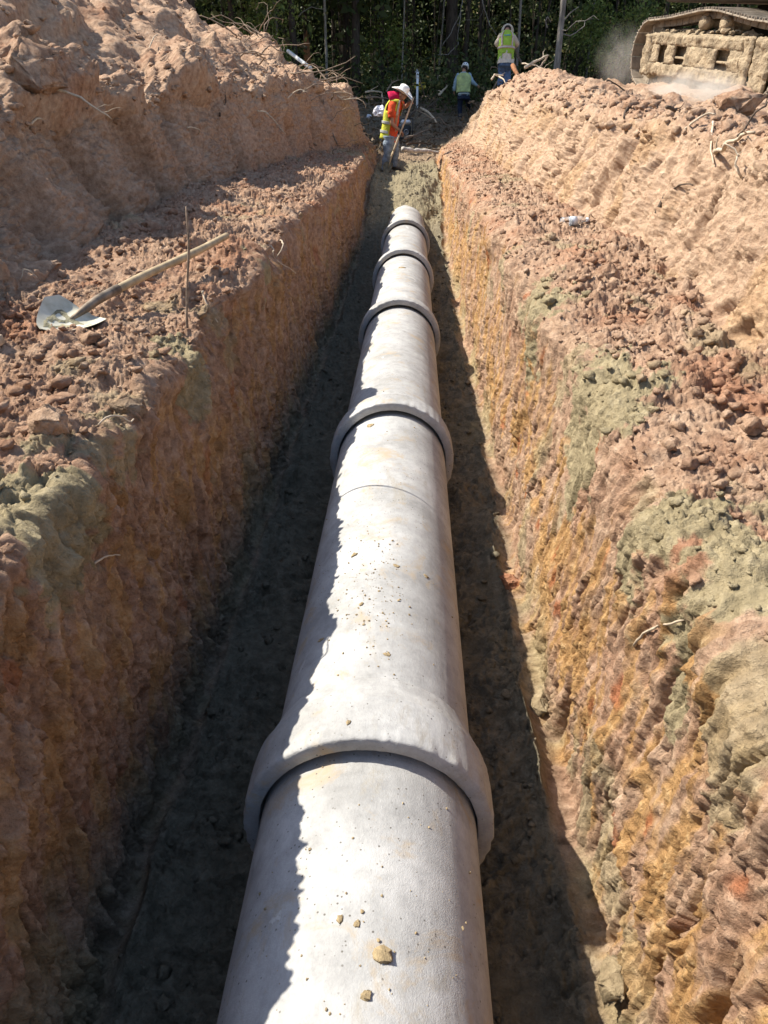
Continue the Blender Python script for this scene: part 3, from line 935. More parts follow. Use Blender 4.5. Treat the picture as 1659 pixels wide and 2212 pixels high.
stick(404, 712, 402, 446, .0065, M_TWIG, 'thin upright stick standing on the ledge across the long shovel handle', 1, (-.03, 0), .015, 0, 0, free=True, name='stick', cat='stick')
stick(1198, 310, 1274, 362, .012, M_TWIG_DARK, 'dark forked root sticking out of the hollow in the right bank', 2, (0, .1), .05, .03, 3)
stick(1274, 291, 1322, 300, .013, M_TWIG, 'grey root near the top of the right bank, left of the dust', 3, (.0, .05), .05, .03, 2)
stick(1361, 232, 1347, 262, .012, M_TWIG_DARK, 'short dark stick on the right bank below the track end', 4, (.02, .02), .03, 0)
stick(1310, 175, 1355, 207, .012, M_TWIG_DARK, 'long dark stick on the crest of the right bank before the track', 5, (.02, .03), .03, .02, 1)
stick(1437, 246, 1480, 272, .014, M_TWIG_DARK, 'thick dark stick pointing down the right bank under the dust', 6, (.05, .05), .03, .02, 1)
stick(1477, 288, 1540, 272, .009, M_TWIG_PALE, 'pale twig across the upper right bank, left of the hanging root', 7, (.02, .06), .06, .03, 1)
stick(1544, 342, 1622, 314, .014, M_TWIG_PALE, 'stout pale branch lying across the right bank by the picture edge', 8, (.03, .06), .05, .03, 2)
stick(1610, 318, 1668, 330, .012, M_TWIG, 'grey branch running out of the right edge of the picture', 9, (.04, .05), .05, .03, 1)
stick(1538, 276, 1538, 372, .007, M_TWIG_PALE, 'root hanging straight down the face of the right bank', 10, (.03, .04), .03, .02)
stick(1440, 428, 1494, 421, .007, M_TWIG_DARK, 'thin dark twig in the middle of the right bank', 11, (.02, .05), .04, .01, 1)
stick(1419, 466, 1438, 428, .016, M_TWIG_DARK, 'chunk of dark bark stuck in the right bank above the ledge', 12, (.01, .02), .03, 0)
stick(1590, 300, 1640, 262, .006, M_TWIG_DARK, 'thin root curling up beneath the biggest clod on the right', 13, (.02, .08), .08, .05, 3)
stick(1600, 395, 1560, 340, .006, M_TWIG_PALE, 'thin pale root below the stout branch on the right bank', 14, (.02, .06), .08, .04, 2)
stick(1274, 470, 1292, 500, .004, M_TWIG, 'wiry root beside the plastic bottle', 15, (.01, .05), .1, .03)
stick(555, 242, 617, 298, .010, M_TWIG_PALE, 'long arching pale root on the far left bank', 16, (.02, .05), .04, .06)
stick(407, 280, 430, 304, .009, M_TWIG_PALE, 'short pale twig on the shaded face of the left bank', 17, (.02, .06), .06, .04)
stick(119, 208, 243, 268, .009, M_TWIG_PALE, 'long straw-coloured stick at the near lip of the left bank', 18, (.03, .03), .03, .03, 2)
stick(317, 113, 343, 91, .008, M_TWIG_PALE, 'pale twig standing up from the left heap', 19, (.0, .06), .04, .02)
stick(618, 219, 664, 211, .012, M_TWIG_PALE, 'pale branch at the far end of the left bank lip', 20, (.02, .08), .05, .04, 3)
stick(688, 234, 706, 206, .012, M_TWIG, 'brown twig poking up at the far corner of the left bank', 21, (.02, .08), .05, .03, 2)
stick(640, 205, 700, 190, .012, M_TWIG, 'tangled brush lying on the far left bank top', 22, (.03, .05), .06, .04, 5)
stick(730, 210, 790, 240, .012, M_TWIG_PALE, 'brush hanging over the far end of the left bank', 23, (.03, .05), .06, .06, 5)
stick(62, 282, 95, 266, .008, M_TWIG_PALE, 'short stick on the left bank lip near the picture edge', 24, (.02, .02), .04, .03)
stick(475, 250, 487, 225, .010, M_TWIG_DARK, 'dark forked twig standing on the middle of the left bank', 25, (.0, .1), .04, .0, 2)
stick(585, 540, 640, 600, .006, M_TWIG_PALE, 'thin white root dangling over the left trench edge past the handle end', 26, (.02, .03), .10, .03)
stick(606, 528, 598, 558, .006, M_TWIG_PALE, 'short white root at the left trench edge past the handle end', 27, (.02, .01), .12, .02)
stick(440, 640, 470, 700, .005, M_TWIG_PALE, 'fine root on the left trench edge right of the upright stick', 28, (.02, .01), .10, .03)
stick(205, 1222, 262, 1212, .0035, M_TWIG_PALE, 'small white rootlet on the upper left trench wall, low in the picture', 29, (.005, .02), .08, .01)
stick(215, 925, 292, 918, .0035, M_TWIG_PALE, 'small white rootlet on the grey sand of the left ledge', 30, (.01, .02), .08, .02)
stick(1370, 1398, 1492, 1338, .0035, M_TWIG_PALE, 'pale rootlet lying on the large sand patch of the right wall', 31, (.005, .01), .03, .01)
stick(80, 605, 45, 612, .004, M_TWIG_PALE, 'small bent root at the foot of the left bank', 32, (.01, .02), .1, .04, 1)
stick(1100, 640, 1098, 600, .003, M_TWIG, 'thin stalk standing at the right trench edge', 33, (.0, .0), .02, 0, free=True)

def far_branch(pix, r, mat, label, seed, twigs=0, amp=.02, **kw):
    pts = [at(*p) for p in pix]
    out = []
    for a, b in zip(pts[:-1], pts[1:]):
        w = wiggle(a, b, 7, amp, seed)
        out += w if not out else w[1:]
    return branch(out, r, r * .5, mat, label, seed, twigs, group='branches thrown about at the wood edge', **kw)
far_branch([(1134, 146, 20.2), (1160, 131, 20.4), (1184, 119, 20.6)], .035, M_TWIG_PALE, 'stout pale branch on the bank crest right of the highest worker', 40, 2)
far_branch([(1128, 137, 20.6), (1152, 140, 20.2), (1178, 149, 19.8)], .02, M_TWIG_PALE, 'thin pale branch on the bank crest beneath the stout pale one', 41, 2)
far_branch([(1166, 146, 20), (1176, 132, 20.2), (1180, 124, 20.3)], .025, M_TWIG, 'short upright branch on the bank crest left of the grey tree', 42, 1)
far_branch([(1062, 172, 18.2), (1068, 161, 18.4), (1088, 163, 18.4)], .022, M_TWIG_PALE, 'bent pale root at the corner of the right bank', 43, 1)
far_branch([(1070, 162, 18.5), (1086, 170, 18.2), (1092, 180, 18)], .018, M_TWIG_PALE, 'pale root running down the corner of the right bank', 44)
far_branch([(1107, 141, 19.5), (1115, 156, 19.2), (1122, 170, 19)], .06, M_RED_WOOD, 'red-brown broken stub of wood leaning on the right bank crest', 45, name='wood_stub', cat='wood')
far_branch([(1195, 160, 17.5), (1208, 163, 17.4), (1221, 169, 17.2)], .04, M_TWIG_PALE, 'flat tan split of wood lying on the right bank crest', 46, name='wood_stub', cat='wood')
far_branch([(1110, 95, 24.5), (1118, 115, 24.3), (1127, 138, 24)], .05, M_TWIG_DARK, 'leaning dark limb behind the highest worker', 47, 2)
far_branch([(909, 233, 25), (926, 243, 24), (938, 256, 23), (943, 264, 22.5)], .04, M_TWIG_PALE, 'pale curved branch at the dark end of the trench', 48, 1)
far_branch([(874, 300, 21.6), (900, 291, 22.2), (930, 277, 22.8)], .035, M_TWIG, 'grey pole slanting over the dark mud beyond the red-shirted worker', 49)
far_branch([(790, 199, 24), (808, 197, 24.4), (825, 200, 24.8), (827, 224, 24.6)], .03, M_TWIG_PALE, 'bowed pale branch past the end of the left bank', 50, 1)
far_branch([(792, 211, 23.5), (815, 210, 24), (840, 214, 24.4)], .03, M_TWIG, 'straight grey branch lying past the end of the left bank', 51, 1)
far_branch([(835, 198, 27), (846, 180, 27.2), (862, 172, 27.4)], .03, M_TWIG, 'brush pile stem above the white hat', 52, 4)
far_branch([(905, 250, 25), (925, 232, 25.6), (948, 214, 26)], .03, M_TWIG_DARK, 'dark dead branch between the grade rod and the hard-hat worker', 53, 3)
far_branch([(880, 262, 24), (897, 240, 25), (905, 226, 26)], .025, M_TWIG_DARK, 'dark dead branch below the grade rod', 54, 3)
far_branch([(948, 205, 27), (958, 194, 27.3), (966, 187, 27.5)], .04, M_TWIG_PALE, 'stubby pale stump root left of the hard-hat worker', 55, 3)
far_branch([(868, 322, 19.7), (895, 326, 19.8), (922, 326, 19.9), (947, 330, 20)], .06, simple('birch_bark', (.52, .48, .43), .85, .3, 12, .5, .006), 'whitish log lying across the end of the trench', 56, amp=.01, name='log', cat='log')
far_branch([(880, 312, 20.5), (900, 309, 21), (930, 312, 21.4)], .03, M_TWIG_DARK, 'dark muddy branch just behind the whitish log', 57, 1)
# ------------------------------------------------------------------ shovels
M_ASH = simple('shovel_wood', (.42, .32, .19), .7, .18, 18, .25, .002)
M_ASH_WORN = simple('worn_wood', (.47, .36, .24), .7, .2, 18, .25, .002)
M_STEEL = simple('shovel_steel', (.50, .48, .40), .5, .2, 9, .3, .003, metal=0.0, col2=(.33, .31, .23), spec=.4)
M_FERR = simple('dark_ferrule', (.24, .19, .14), .6, .3, 20, .3, .002, metal=.5)
M_WETMUD = simple('grey_mud', (.30, .27, .17), .9, .3, 25, .7, .006)

def shovel(tip, end, face, label, blade_len=.29, blade_w=.255, bend=.30, muddy=True, mats=None):
    """round-point shovel, its tip and handle end given in the world; face = direction the blade's hollow looks to"""
    ax = (end - tip)
    L = ax.length
    xa = ax.normalized()
    za = (face - xa * face.dot(xa)).normalized()
    ya = za.cross(xa)
    root = empty('shovel', tip)
    root.rotation_euler = Matrix((xa, ya, za)).transposed().to_euler()
    tag(root, label, 'shovel')
    mw, ms, mf = mats or (M_ASH, M_STEEL, M_FERR)
    def blade_pt(t, s, off):                        # t 0 tip .. 1 shoulder, s -1 .. 1
        w = blade_w / 2 * min(1, (1.62 * t) ** .62) if t < .62 else blade_w / 2 * (1 - .10 * (t - .62) / .38 - .45 * max(0, (t - .88) / .12) ** 2)
        z = .052 * (s * w / (blade_w / 2)) ** 2 + .05 * (1 - t) ** 2 - .018 * math.exp(-(s / .22) ** 2) * sstep(.45, 1, t) * -1.6
        return (t * blade_len, s * w, z + off - .005)
    q = MB()
    nt_, ns = 18, 16
    for off in (0, -.004):
        V = [blade_pt(max(.002, i / nt_), -1 + 2 * j / ns, off) for i in range(nt_ + 1) for j in range(ns + 1)]
        F = [(i * (ns + 1) + j, i * (ns + 1) + j + 1, (i + 1) * (ns + 1) + j + 1, (i + 1) * (ns + 1) + j) for i in range(nt_) for j in range(ns)]
        if off < 0: F = [f[::-1] for f in F]
        q.add(V, F)
    bl = q.build('blade', ms, root)
    # socket: rises off the blade in a crank
    q = MB()
    pts = [(blade_len * .62, 0, .004), (blade_len * .85, 0, .016), (blade_len, 0, .024), (blade_len + .06, 0, .034), (blade_len + .13, 0, .036), (blade_len + .21, 0, .034)]
    q.tube(pts, [.010, .016, .0185, .0195, .0205, .0215], 14)
    q.build('socket', mf, root)
    q = MB()
    z0 = .034
    n = 14
    hp = [(blade_len + .20 + (L - blade_len - .20) * k / n, 0, z0 * (1 - k / n) + .004 * math.sin(k * .5)) for k in range(n + 1)]
    q.tube(hp, [.0185 + .0012 * math.sin(k * .9) for k in range(n)] + [.0175], 14)
    q.build('handle', mw, root)
    if muddy:
        q = MB()
        rng = np.random.default_rng(3)
        V, F = [], []
        for i in range(13):
            for j in range(11):
                t, s = .05 + .72 * i / 12, -.9 + 1.55 * j / 10
                e = min(i, 12 - i, j, 10 - j)
                hgt = (.002 + .007 * rng.random()) * min(1, e / 2) - .004 * (e == 0)
                if fbm(np.array([t * 6.]), np.array([s * 2.6]), 3, 8)[0] < -.05: hgt = -.006
                V.append(blade_pt(t, s, hgt))
        F = [(i * 11 + j, i * 11 + j + 1, (i + 1) * 11 + j + 1, (i + 1) * 11 + j) for i in range(12) for j in range(10)]
        q.add(V, F)
        q.build('caked_mud', M_WETMUD, root)
    return root

_e, _tip = Vector((-1.02, 4.27, 1.462)), Vector((-1.49, 2.90, 1.275))
print('ledge under shovel', ground_z(-1.04, 4.2), ground_z(-1.25, 3.6), ground_z(-1.45, 3.0))
shovel(_tip, _e, Vector((.25, -.55, 1)), 'long-handled round shovel with muddy steel blade lying on the left ledge')

# ------------------------------------------------------------------ bottle, scraps
def clear_plastic():
    m, nt, p = new_mat('clear_plastic')
    p.inputs['Base Color'].default_value = (.93, .96, .98, 1)
    p.inputs['Roughness'].default_value = .08
    p.inputs['Transmission Weight'].default_value = .85
    p.inputs['IOR'].default_value = 1.25
    return m
M_PLAS = clear_plastic()
def bottle():
    p = on_ground(1238, 488)
    a, b = at(1216, 494, p.y), at(1262, 474, p.y + .06)
    d = (b - a).normalized(); d.z = .03; d.normalize()
    root = empty('plastic_bottle', p + Vector((0, 0, .035)))
    tag(root, 'crumpled clear plastic drink bottle lying on the right ledge', 'bottle')
    o = Vector(-d * .10)
    prof = [(.004, 0), (.026, .002), (.031, .012), (.0315, .03)]
    for k in range(6): prof += [(.0285, .038 + k * .018), (.0315, .047 + k * .018)]
    prof += [(.031, .150), (.026, .170), (.017, .188), (.0125, .196), (.0125, .208)]
    q = MB(); q.lathe(prof, (o, d), 20)
    rng = np.random.default_rng(2)
    q.v = [tuple(c * (1 + .05 * rng.normal() * .4) for c in v) for v in q.v]
    q.build('bottle_body', M_PLAS, root)
    q = MB(); q.lathe([(.001, .205), (.0148, .205), (.0148, .222), (.013, .224), (.001, .224)], (o, d), 16)
    q.build('cap', simple('white_cap', (.75, .77, .8), .4, .05, 10, 0), root)
    q = MB(); q.lathe([(.0322, .075), (.0322, .118)], (o, d), 20)
    q.build('wrapper', simple('pale_wrapper', (.62, .68, .74), .35, .2, 30, 0), root)
bottle()

M_BAG = simple('white_bag', (.72, .73, .78), .45, .12, 12, .4, .01)
def bag(x, y, Y, s, label, seed):
    v, f = ico(3)
    n = fbm(v[:, 0] * 2 + seed, v[:, 1] * 2 + v[:, 2] * 1.7, 3, seed, .6, True)
    q = v * (1 + .32 * n)[:, None] * np.array([s, s * .8, s])
    q[:, 2] = np.where(q[:, 2] < -.5 * s, -.5 * s, q[:, 2])
    o = mesh_np('plastic_bag', q, f, M_BAG, smooth=False)
    g = at(x, y, Y)
    o.location = g
    tag(o, label, 'bag', 'white plastic scraps behind the red-shirted worker')
bag(821, 245, 19.2, .12, 'white crumpled plastic bag behind the back of the red-shirted worker', 3)
_p = on_ground(797, 256)
bag(797, 253, _p.y, .06, 'small white plastic scrap on soil at the far left corner of the trench', 6)

q = MB()
_a = on_ground(3, 752); _a.z += .03
_d = Vector((.95, .1, .18)).normalized()
q.box(_a - _d * .30, (.62, .05, .035), _d.to_track_quat('X', 'Z').to_matrix(), .003)
tag(q.build('wooden_stake', M_ASH_WORN), 'tan wooden stake end poking in from the left edge of the picture', 'stake')

# ------------------------------------------------------------------ survey gear and the small machine at the wood edge
M_YEL = simple('yellow_plastic', (.55, .43, .06), .5, .15, 10, .1, .004)
M_ROD = simple('white_rod', (.75, .77, .80), .45, .08, 10, 0)
M_BLACK = simple('black_paint', (.03, .03, .032), .5, .2, 10, .1, .003)
M_GREYM = simple('grey_metal', (.30, .31, .32), .45, .2, 14, .1, .003, metal=.4)
def survey():
    Y = 28.6
    top = at(901, 154, Y)
    root = empty('survey_tripod', top)
    tag(root, 'slim tripod standing in the shade at the wood edge', 'tripod')
    for x, y, yy in ((927, 209, Y - .15), (878, 200, Y - .1), (900, 208, Y + .5)):
        g = at(x, y, yy)
        e = Vector((g.x, g.y, ground_z(g.x, g.y))) - top
        q = MB(); q.tube([Vector((0, 0, -.02)), e * .55], .018, 8).tube([e * .5, e], .012, 8)
        q.build('leg', M_TWIG, root)
    q = MB(); q.lathe([(.0, -.05), (.07, -.05), (.08, 0), (.03, .02), (.03, .06), (.0, .06)], seg=14)
    q.build('head', M_GREYM, root)
    base = at(901, 218, Y - .35)
    base.z = ground_z(base.x, base.y)
    tp = at(901.5, 156, Y - .35)
    rod = empty('grade_rod', base)
    tag(rod, 'white grade rod standing upright before the tripod', 'rod')
    h = tp.z - base.z
    q = MB(); q.box((0, 0, h * .42), (.075, .03, h * .84), None, .004); q.build('staff', M_ROD, rod)
    q = MB(); q.box((0, 0, h * .92), (.085, .04, h * .16), None, .006); q.build('sensor', M_ROD, rod)
    q = MB(); q.lathe([(.001, 0), (.022, 0), (.022, .012), (.001, .012)], ((0, -.021, h * .95), (0, -1, 0)), 12); q.build('knob', M_BLACK, rod)
    q = MB(); q.box((0, 0, .06), (.05, .025, .12), None, .003); q.build('foot', M_GREYM, rod)
    c = at(904.5, 187, Y + .1)
    case = empty('equipment_case', c)
    tag(case, 'yellow equipment case hung under the tripod behind the grade rod', 'case')
    q = MB(); q.box((0, 0, -.012), (.45, .26, .15), None, .03); q.build('shell', M_YEL, case)
    q = MB(); q.box((0, 0, .092), (.45, .26, .055), None, .025); q.build('lid', M_YEL, case)
    for s in (-1, 1):
        q = MB(); q.box((s * .13, -.137, .06), (.04, .012, .05), None, .004); q.build('latch', M_BLACK, case)
    q = MB(); q.tube([(-.07, -.135, -.0), (-.06, -.165, .0), (.06, -.165, .0), (.07, -.135, .0)], .012, 8); q.build('handle', M_BLACK, case)
survey()

def pump():
    p = at(876, 289, 23.4)
    root = empty('small_engine_machine', (p.x, p.y, ground_z(p.x, p.y) - .02))
    tag(root, 'small dark engine machine with pale top in the shade beyond the red-shirted worker', 'machine')
    q = MB()
    for s in (-1, 1):
        q.tube([(s * .2, -.2, .02), (s * .2, -.2, .50), (s * .2, .2, .50), (s * .2, .2, .02), (s * .2, -.2, .02)], .014, 8)
    for y in (-.2, .2):
        for z in (.02, .5): q.tube([(-.2, y, z), (.2, y, z)], .014, 8)
    q.build('frame', M_BLACK, root)
    q = MB(); q.box((0, .02, .22), (.30, .26, .24), None, .03); q.build('engine', M_BLACK, root)
    q = MB(); q.box((0, .02, .42), (.28, .22, .11), None, .04); q.build('tank', M_ROD, root)
    q = MB(); q.lathe([(.001, 0), (.03, 0), (.03, .025), (.001, .025)], ((.05, .02, .475), (0, 0, 1)), 12); q.build('filler_cap', M_BLACK, root)
    q = MB(); q.lathe([(.045, 0), (.075, 0), (.075, .06), (.052, .06), (.048, .005)], ((.02, -.115, .17), (0, -1, 0)), 18); q.build('inlet', M_GREYM, root)
    q = MB(); q.box((-.14, -.05, .33), (.07, .10, .09), None, .01); q.build('muffler', M_GREYM, root)
pump()

# snag, log and pole at the left wood edge
q = MB()
_p = at(664, 128, 33)
_top = at(660, 66, 33)
rng = np.random.default_rng(9)
for k in range(7):
    a = k * .9
    o_ = Vector((math.cos(a), math.sin(a), 0)) * .05
    tl = .45 + .55 * rng.random() if k else 1
    q.tube([_p + o_ + Vector((0, 0, -1.2)), _p.lerp(_top, .5 * tl) + o_, _p.lerp(_top, tl) + o_ * .7], [.11, .085, .008], 6)
tag(q.build('broken_trunk', M_RED_WOOD), 'orange splintered stub of a snapped tree at the wood edge', 'snag')
far_branch([(619, 87, 33.2), (640, 93, 33), (662, 104, 32.8)], .12, simple('mossy_bark', (.16, .13, .085), .9, .35, 8, .6, .01), 'mossy fallen log leaning against the snapped tree stub', 60, amp=.01, name='log', cat='log')
q = MB(); q.tube([at(622, 110, 23), at(645, 128, 22.4), at(671, 147, 21.6)], .045, 12)
tag(q.build('white_pole', simple('weathered_pole', (.6, .6, .58), .7, .15, 12, .2, .003)), 'whitish pole leaning behind the far end of the left heap', 'pole')
# ------------------------------------------------------------------ people
def cloth(name, col, scale=14, bump=.5, bdist=.012, var=.12, rough=.9, col2=None):
    return simple(name, col, rough, var, scale, bump, bdist, 0, .15, col2)
M_SKIN = simple('skin', (.36, .19, .12), .6, .12, 20, .1, .002)
M_SKIN_PALE = simple('skin_light', (.42, .25, .17), .6, .12, 20, .1, .002)
M_JEANS = cloth('worn_jeans', (.25, .30, .36), 9, .6, .02, .3)
M_JEANS_DARK = cloth('blue_jeans', (.10, .15, .25), 9, .6, .02, .3)
M_NAVY = cloth('navy_trousers', (.022, .028, .05), 9, .5, .02, .2)
M_ORANGE = cloth('orange_shirt', (.66, .085, .03), 10, .6, .02, .15)
M_PINK = cloth('crimson_hood', (.50, .012, .07), 12, .6, .015, .2)
M_VEST = cloth('yellow_vest', (.50, .50, .06), 10, .6, .015, .12)
M_VEST_OLD = cloth('faded_vest', (.42, .48, .20), 7, .6, .015, .25, col2=(.24, .29, .14))
M_VEST_LIME = cloth('lime_vest', (.27, .43, .06), 10, .6, .015, .12)
M_STRIPE = cloth('grey_tape', (.42, .42, .40), 20, .3, .006, .12, .5)
M_STRIPE_OR = cloth('orange_tape', (.48, .27, .17), 20, .3, .006, .12, .6)
M_BLUEGREY = cloth('bluegrey_shirt', (.27, .37, .45), 10, .6, .015, .15)
M_TAN = cloth('pale_tan_shirt', (.42, .36, .28), 10, .6, .015, .15)
M_CREAM = cloth('cream_tail', (.55, .50, .42), 10, .6, .015, .15)
M_HAT = simple('white_felt', (.80, .78, .74), .75, .05, 20, .2, .003)
M_HARD = simple('hard_hat_shell', (.72, .75, .78), .35, .04, 10, 0, spec=.5)
M_STRAW = simple('straw', (.50, .46, .38), .8, .2, 60, .4, .003)
M_BOOT = simple('muddy_boot', (.14, .11, .08), .9, .3, 20, .5, .004)
M_HAIR = simple('dark_hair', (.015, .012, .010), .7, .2, 60, .3, .002)
M_LOGO = simple('blue_mark', (.06, .20, .32), .7, .1, 30, 0)
M_DARKMARK = simple('dark_mark', (.06, .07, .09), .6, .1, 30, 0)

def skin_body(name, chains, mat, parent, sub=2):
    """one continuous surface grown over a skeleton; chains: lists of (point, radius); a chain may start on an existing point"""
    vs, es, rs, key = [], [], [], {}
    def vid(p, r):
        k = tuple(round(c, 4) for c in p)
        if k not in key:
            key[k] = len(vs); vs.append(tuple(p)); rs.append(r)
        return key[k]
    for ch in chains:
        ids = [vid(p, r) for p, r in ch]
        es += list(zip(ids[:-1], ids[1:]))
    me = bpy.data.meshes.new(name)
    me.from_pydata(vs, es, [])
    o = bpy.data.objects.new(name, me)
    COL.objects.link(o)
    m = o.modifiers.new('Skin', 'SKIN')
    m.use_smooth_shade = True
    sv = me.skin_vertices[0].data
    for k, r in enumerate(rs):
        q = r if hasattr(r, '__len__') else (r, r)
        sv[k].radius = q
        sv[k].use_root = (k == 0)
    s = o.modifiers.new('Sub', 'SUBSURF'); s.levels = sub; s.render_levels = sub
    dg = bpy.context.evaluated_depsgraph_get()
    dg.update()
    new = bpy.data.meshes.new_from_object(o.evaluated_get(dg))
    bpy.data.objects.remove(o)
    new.name = name
    new.materials.clear(); new.materials.append(mat)
    new.polygons.foreach_set('use_smooth', [True] * len(new.polygons))
    o = bpy.data.objects.new(name, new)
    COL.objects.link(o)
    if parent: o.parent = parent
    return o

def fingers(wrist, hand, palm_n, curl, side, scale=1.0):
    """chains of (point, radius) for four bent fingers and a thumb of a hand from wrist to knuckles"""
    f = (hand - wrist).normalized()
    n = (palm_n - f * palm_n.dot(f)).normalized()         # where the palm looks
    s = f.cross(n) * side
    out = []
    lens = (.068, .078, .073, .056)
    for k in range(4):
        b = hand + s * (.030 - .020 * k) * scale
        d, p, ch = f.copy(), b, [(hand, .022 * scale), (b, .0105 * scale)]
        for j in range(3):
            d = (d * math.cos(curl) + n * math.sin(curl)).normalized() if True else d
            p = p + d * lens[k] * (.46, .31, .23)[j] * scale
            ch.append((p, (.0095, .0088, .0075)[j] * scale))
            f2 = d
            n2 = (n - f2 * n.dot(f2))
            n = n
        out.append(ch)
    tb = wrist.lerp(hand, .45) + s * .030 * scale
    d = (f * .6 + s * .6 + n * .5).normalized()
    p1 = tb + d * .035 * scale
    p2 = p1 + (f * .7 + n * .6 - s * .15).normalized() * .03 * scale
    out.append([(wrist.lerp(hand, .45), .022 * scale), (tb, .014 * scale), (p1, .011 * scale), (p2, .009 * scale)])
    return out

def ring_pts(c, a, b, ra, rb, n=20, noise=0, rng=None, k=2.4):
    out = []
    for i in range(n):
        q = 2 * math.pi * i / n
        ca, sb = math.cos(q), math.sin(q)
        ca = math.copysign(abs(ca) ** (2 / k), ca); sb = math.copysign(abs(sb) ** (2 / k), sb)
        w = 1 + (noise * rng.normal() if noise else 0)
        out.append(c + a * ra * ca * w + b * rb * sb * w)
    return out

class Torso:
    """spine from hip centre to neck base with a width and a depth at every height"""
    def __init__(self, hip, neck, hl, hr, sl, sr, bulge=0.02, w=1.0):
        self.hip, self.neck = hip, neck
        self.s0, self.s1 = (hr - hl).normalized(), (sr - sl).normalized()
        self.w = w
        self.bow = bulge
        self.sw = (sr - sl).length
    def frame(self, t):
        ax = (self.neck - self.hip).normalized()
        s = self.s0.lerp(self.s1, min(1, max(0, t))).normalized()
        s = (s - ax * s.dot(ax)).normalized()
        fr = ax.cross(s)                                   # forward when s points to the person's right: up x right = forward
        c = self.hip.lerp(self.neck, t) - fr * self.bow * math.sin(math.pi * min(1, max(0, t)))
        return c, s, fr, ax
    def size(self, t):
        ra = float(np.interp(t, [-.2, 0, .25, .55, .80, .92, 1.0, 1.06], [.175, .175, .165, .185, .205, .165, .085, .062])) * self.w
        rb = float(np.interp(t, [-.2, 0, .25, .55, .80, .92, 1.0, 1.06], [.125, .125, .12, .13, .125, .100, .075, .060])) * self.w
        return ra, rb
    def shell(self, t0, t1, off, n=14, seg=28, noise=.012, seed=0, flare=0.0):
        rng = np.random.default_rng(seed)
        rings = []
        ph = rng.random(3) * 6
        for i in range(n + 1):
            t = t0 + (t1 - t0) * i / n
            c, s, fr, ax = self.frame(t)
            ra, rb = self.size(t)
            e = off + flare * (1 - i / n)
            r = ring_pts(c, s, fr, ra + e, rb + e, seg)
            r = [p + (p - c).normalized() * noise * (math.sin(5 * 6.28 * k / seg + 6 * t + ph[0]) * .6 + math.sin(3 * 6.28 * k / seg - 9 * t + ph[1]) * .6 + .4 * rng.normal()) for k, p in enumerate(r)]
            rings.append(r)
        return rings
    def strip(self, t0, t1, q0, q1, off, n=10, m=6):
        """patch over the torso from heights t0..t1 and angles q0..q1 (0 = right, 90 = front, 270 = back)"""
        V, F = [], []
        for i in range(n + 1):
            for j in range(m + 1):
                t = t0 + (t1 - t0) * i / n
                q = math.radians(q0 + (q1 - q0) * j / m)
                c, s, fr, ax = self.frame(t)
                ra, rb = self.size(t)
                ca, sb = math.cos(q), math.sin(q)
                ca = math.copysign(abs(ca) ** (2 / 2.4), ca); sb = math.copysign(abs(sb) ** (2 / 2.4), sb)
                V.append(c + s * (ra + off) * ca + fr * (rb + off) * sb)
        F = [(i * (m + 1) + j, i * (m + 1) + j + 1, (i + 1) * (m + 1) + j + 1, (i + 1) * (m + 1) + j) for i in range(n) for j in range(m)]
        return V, F

def sleeve(q, pts, rad, seed=0, seg=16, noise=.006):
    rng = np.random.default_rng(seed)
    P, R = [], []
    for k in range(len(pts) - 1):
        for j in range(6):
            P.append(pts[k].lerp(pts[k + 1], j / 6)); R.append((rad[k] + (rad[k + 1] - rad[k]) * j / 6) + noise * rng.normal())
    P.append(pts[-1]); R.append(rad[-1])
    # ease the joint
    for _ in range(2):
        P = [P[0]] + [(P[i - 1] + P[i] * 2 + P[i + 1]) / 4 for i in range(1, len(P) - 1)] + [P[-1]]
    q.tube(P, R, seg)

def head_chain(neck, head, face, s=1.0):
    """neck, skull, jaw and nose as skeleton chains"""
    up = (head - neck).normalized()
    f = (face - up * face.dot(up)).normalized()
    crown = head + up * .075 * s
    jaw = head + f * .055 * s - up * .075 * s
    brow = head + f * .045 * s + up * .01 * s
    return [[(neck, .058 * s), (head - up * .07 * s, .060 * s), (head, (.080 * s, .092 * s)), (crown, .066 * s)],
            [(head, (.080 * s, .092 * s)), (brow, .058 * s), (head + f * .088 * s - up * .02 * s, .018 * s), (head + f * .105 * s - up * .032 * s, .012 * s)],
            [(head - up * .07 * s, .060 * s), (jaw, .040 * s)]]

def face_parts(head, up, face, root, s=1.0):
    f = (face - up * face.dot(up)).normalized()
    r = f.cross(up)
    for k in (-1, 1):
        q = MB(); c = head + f * .088 * s + r * k * .031 * s
        q.lathe([(.001, -.010 * s), (.007 * s, -.007 * s), (.010 * s, 0), (.007 * s, .007 * s), (.001, .010 * s)], (c, f), 10)
        q.build('eye', M_HAIR, root)
        q = MB(); c = head + r * k * .082 * s
        q.lathe([(.001, -.012 * s), (.028 * s, -.006 * s), (.032 * s, .004 * s), (.02 * s, .010 * s), (.001, .006 * s)], (c, r * k), 12)
        q.build('ear', M_SKIN, root)
    q = MB(); c = head + f * .088 * s - up * .062 * s
    q.box(c, (.045 * s, .012 * s, .010 * s), Matrix((r, f, up)).transposed(), .004)
    q.build('mouth', simple('lips', (.25, .10, .08), .6, .1, 20, 0), root)

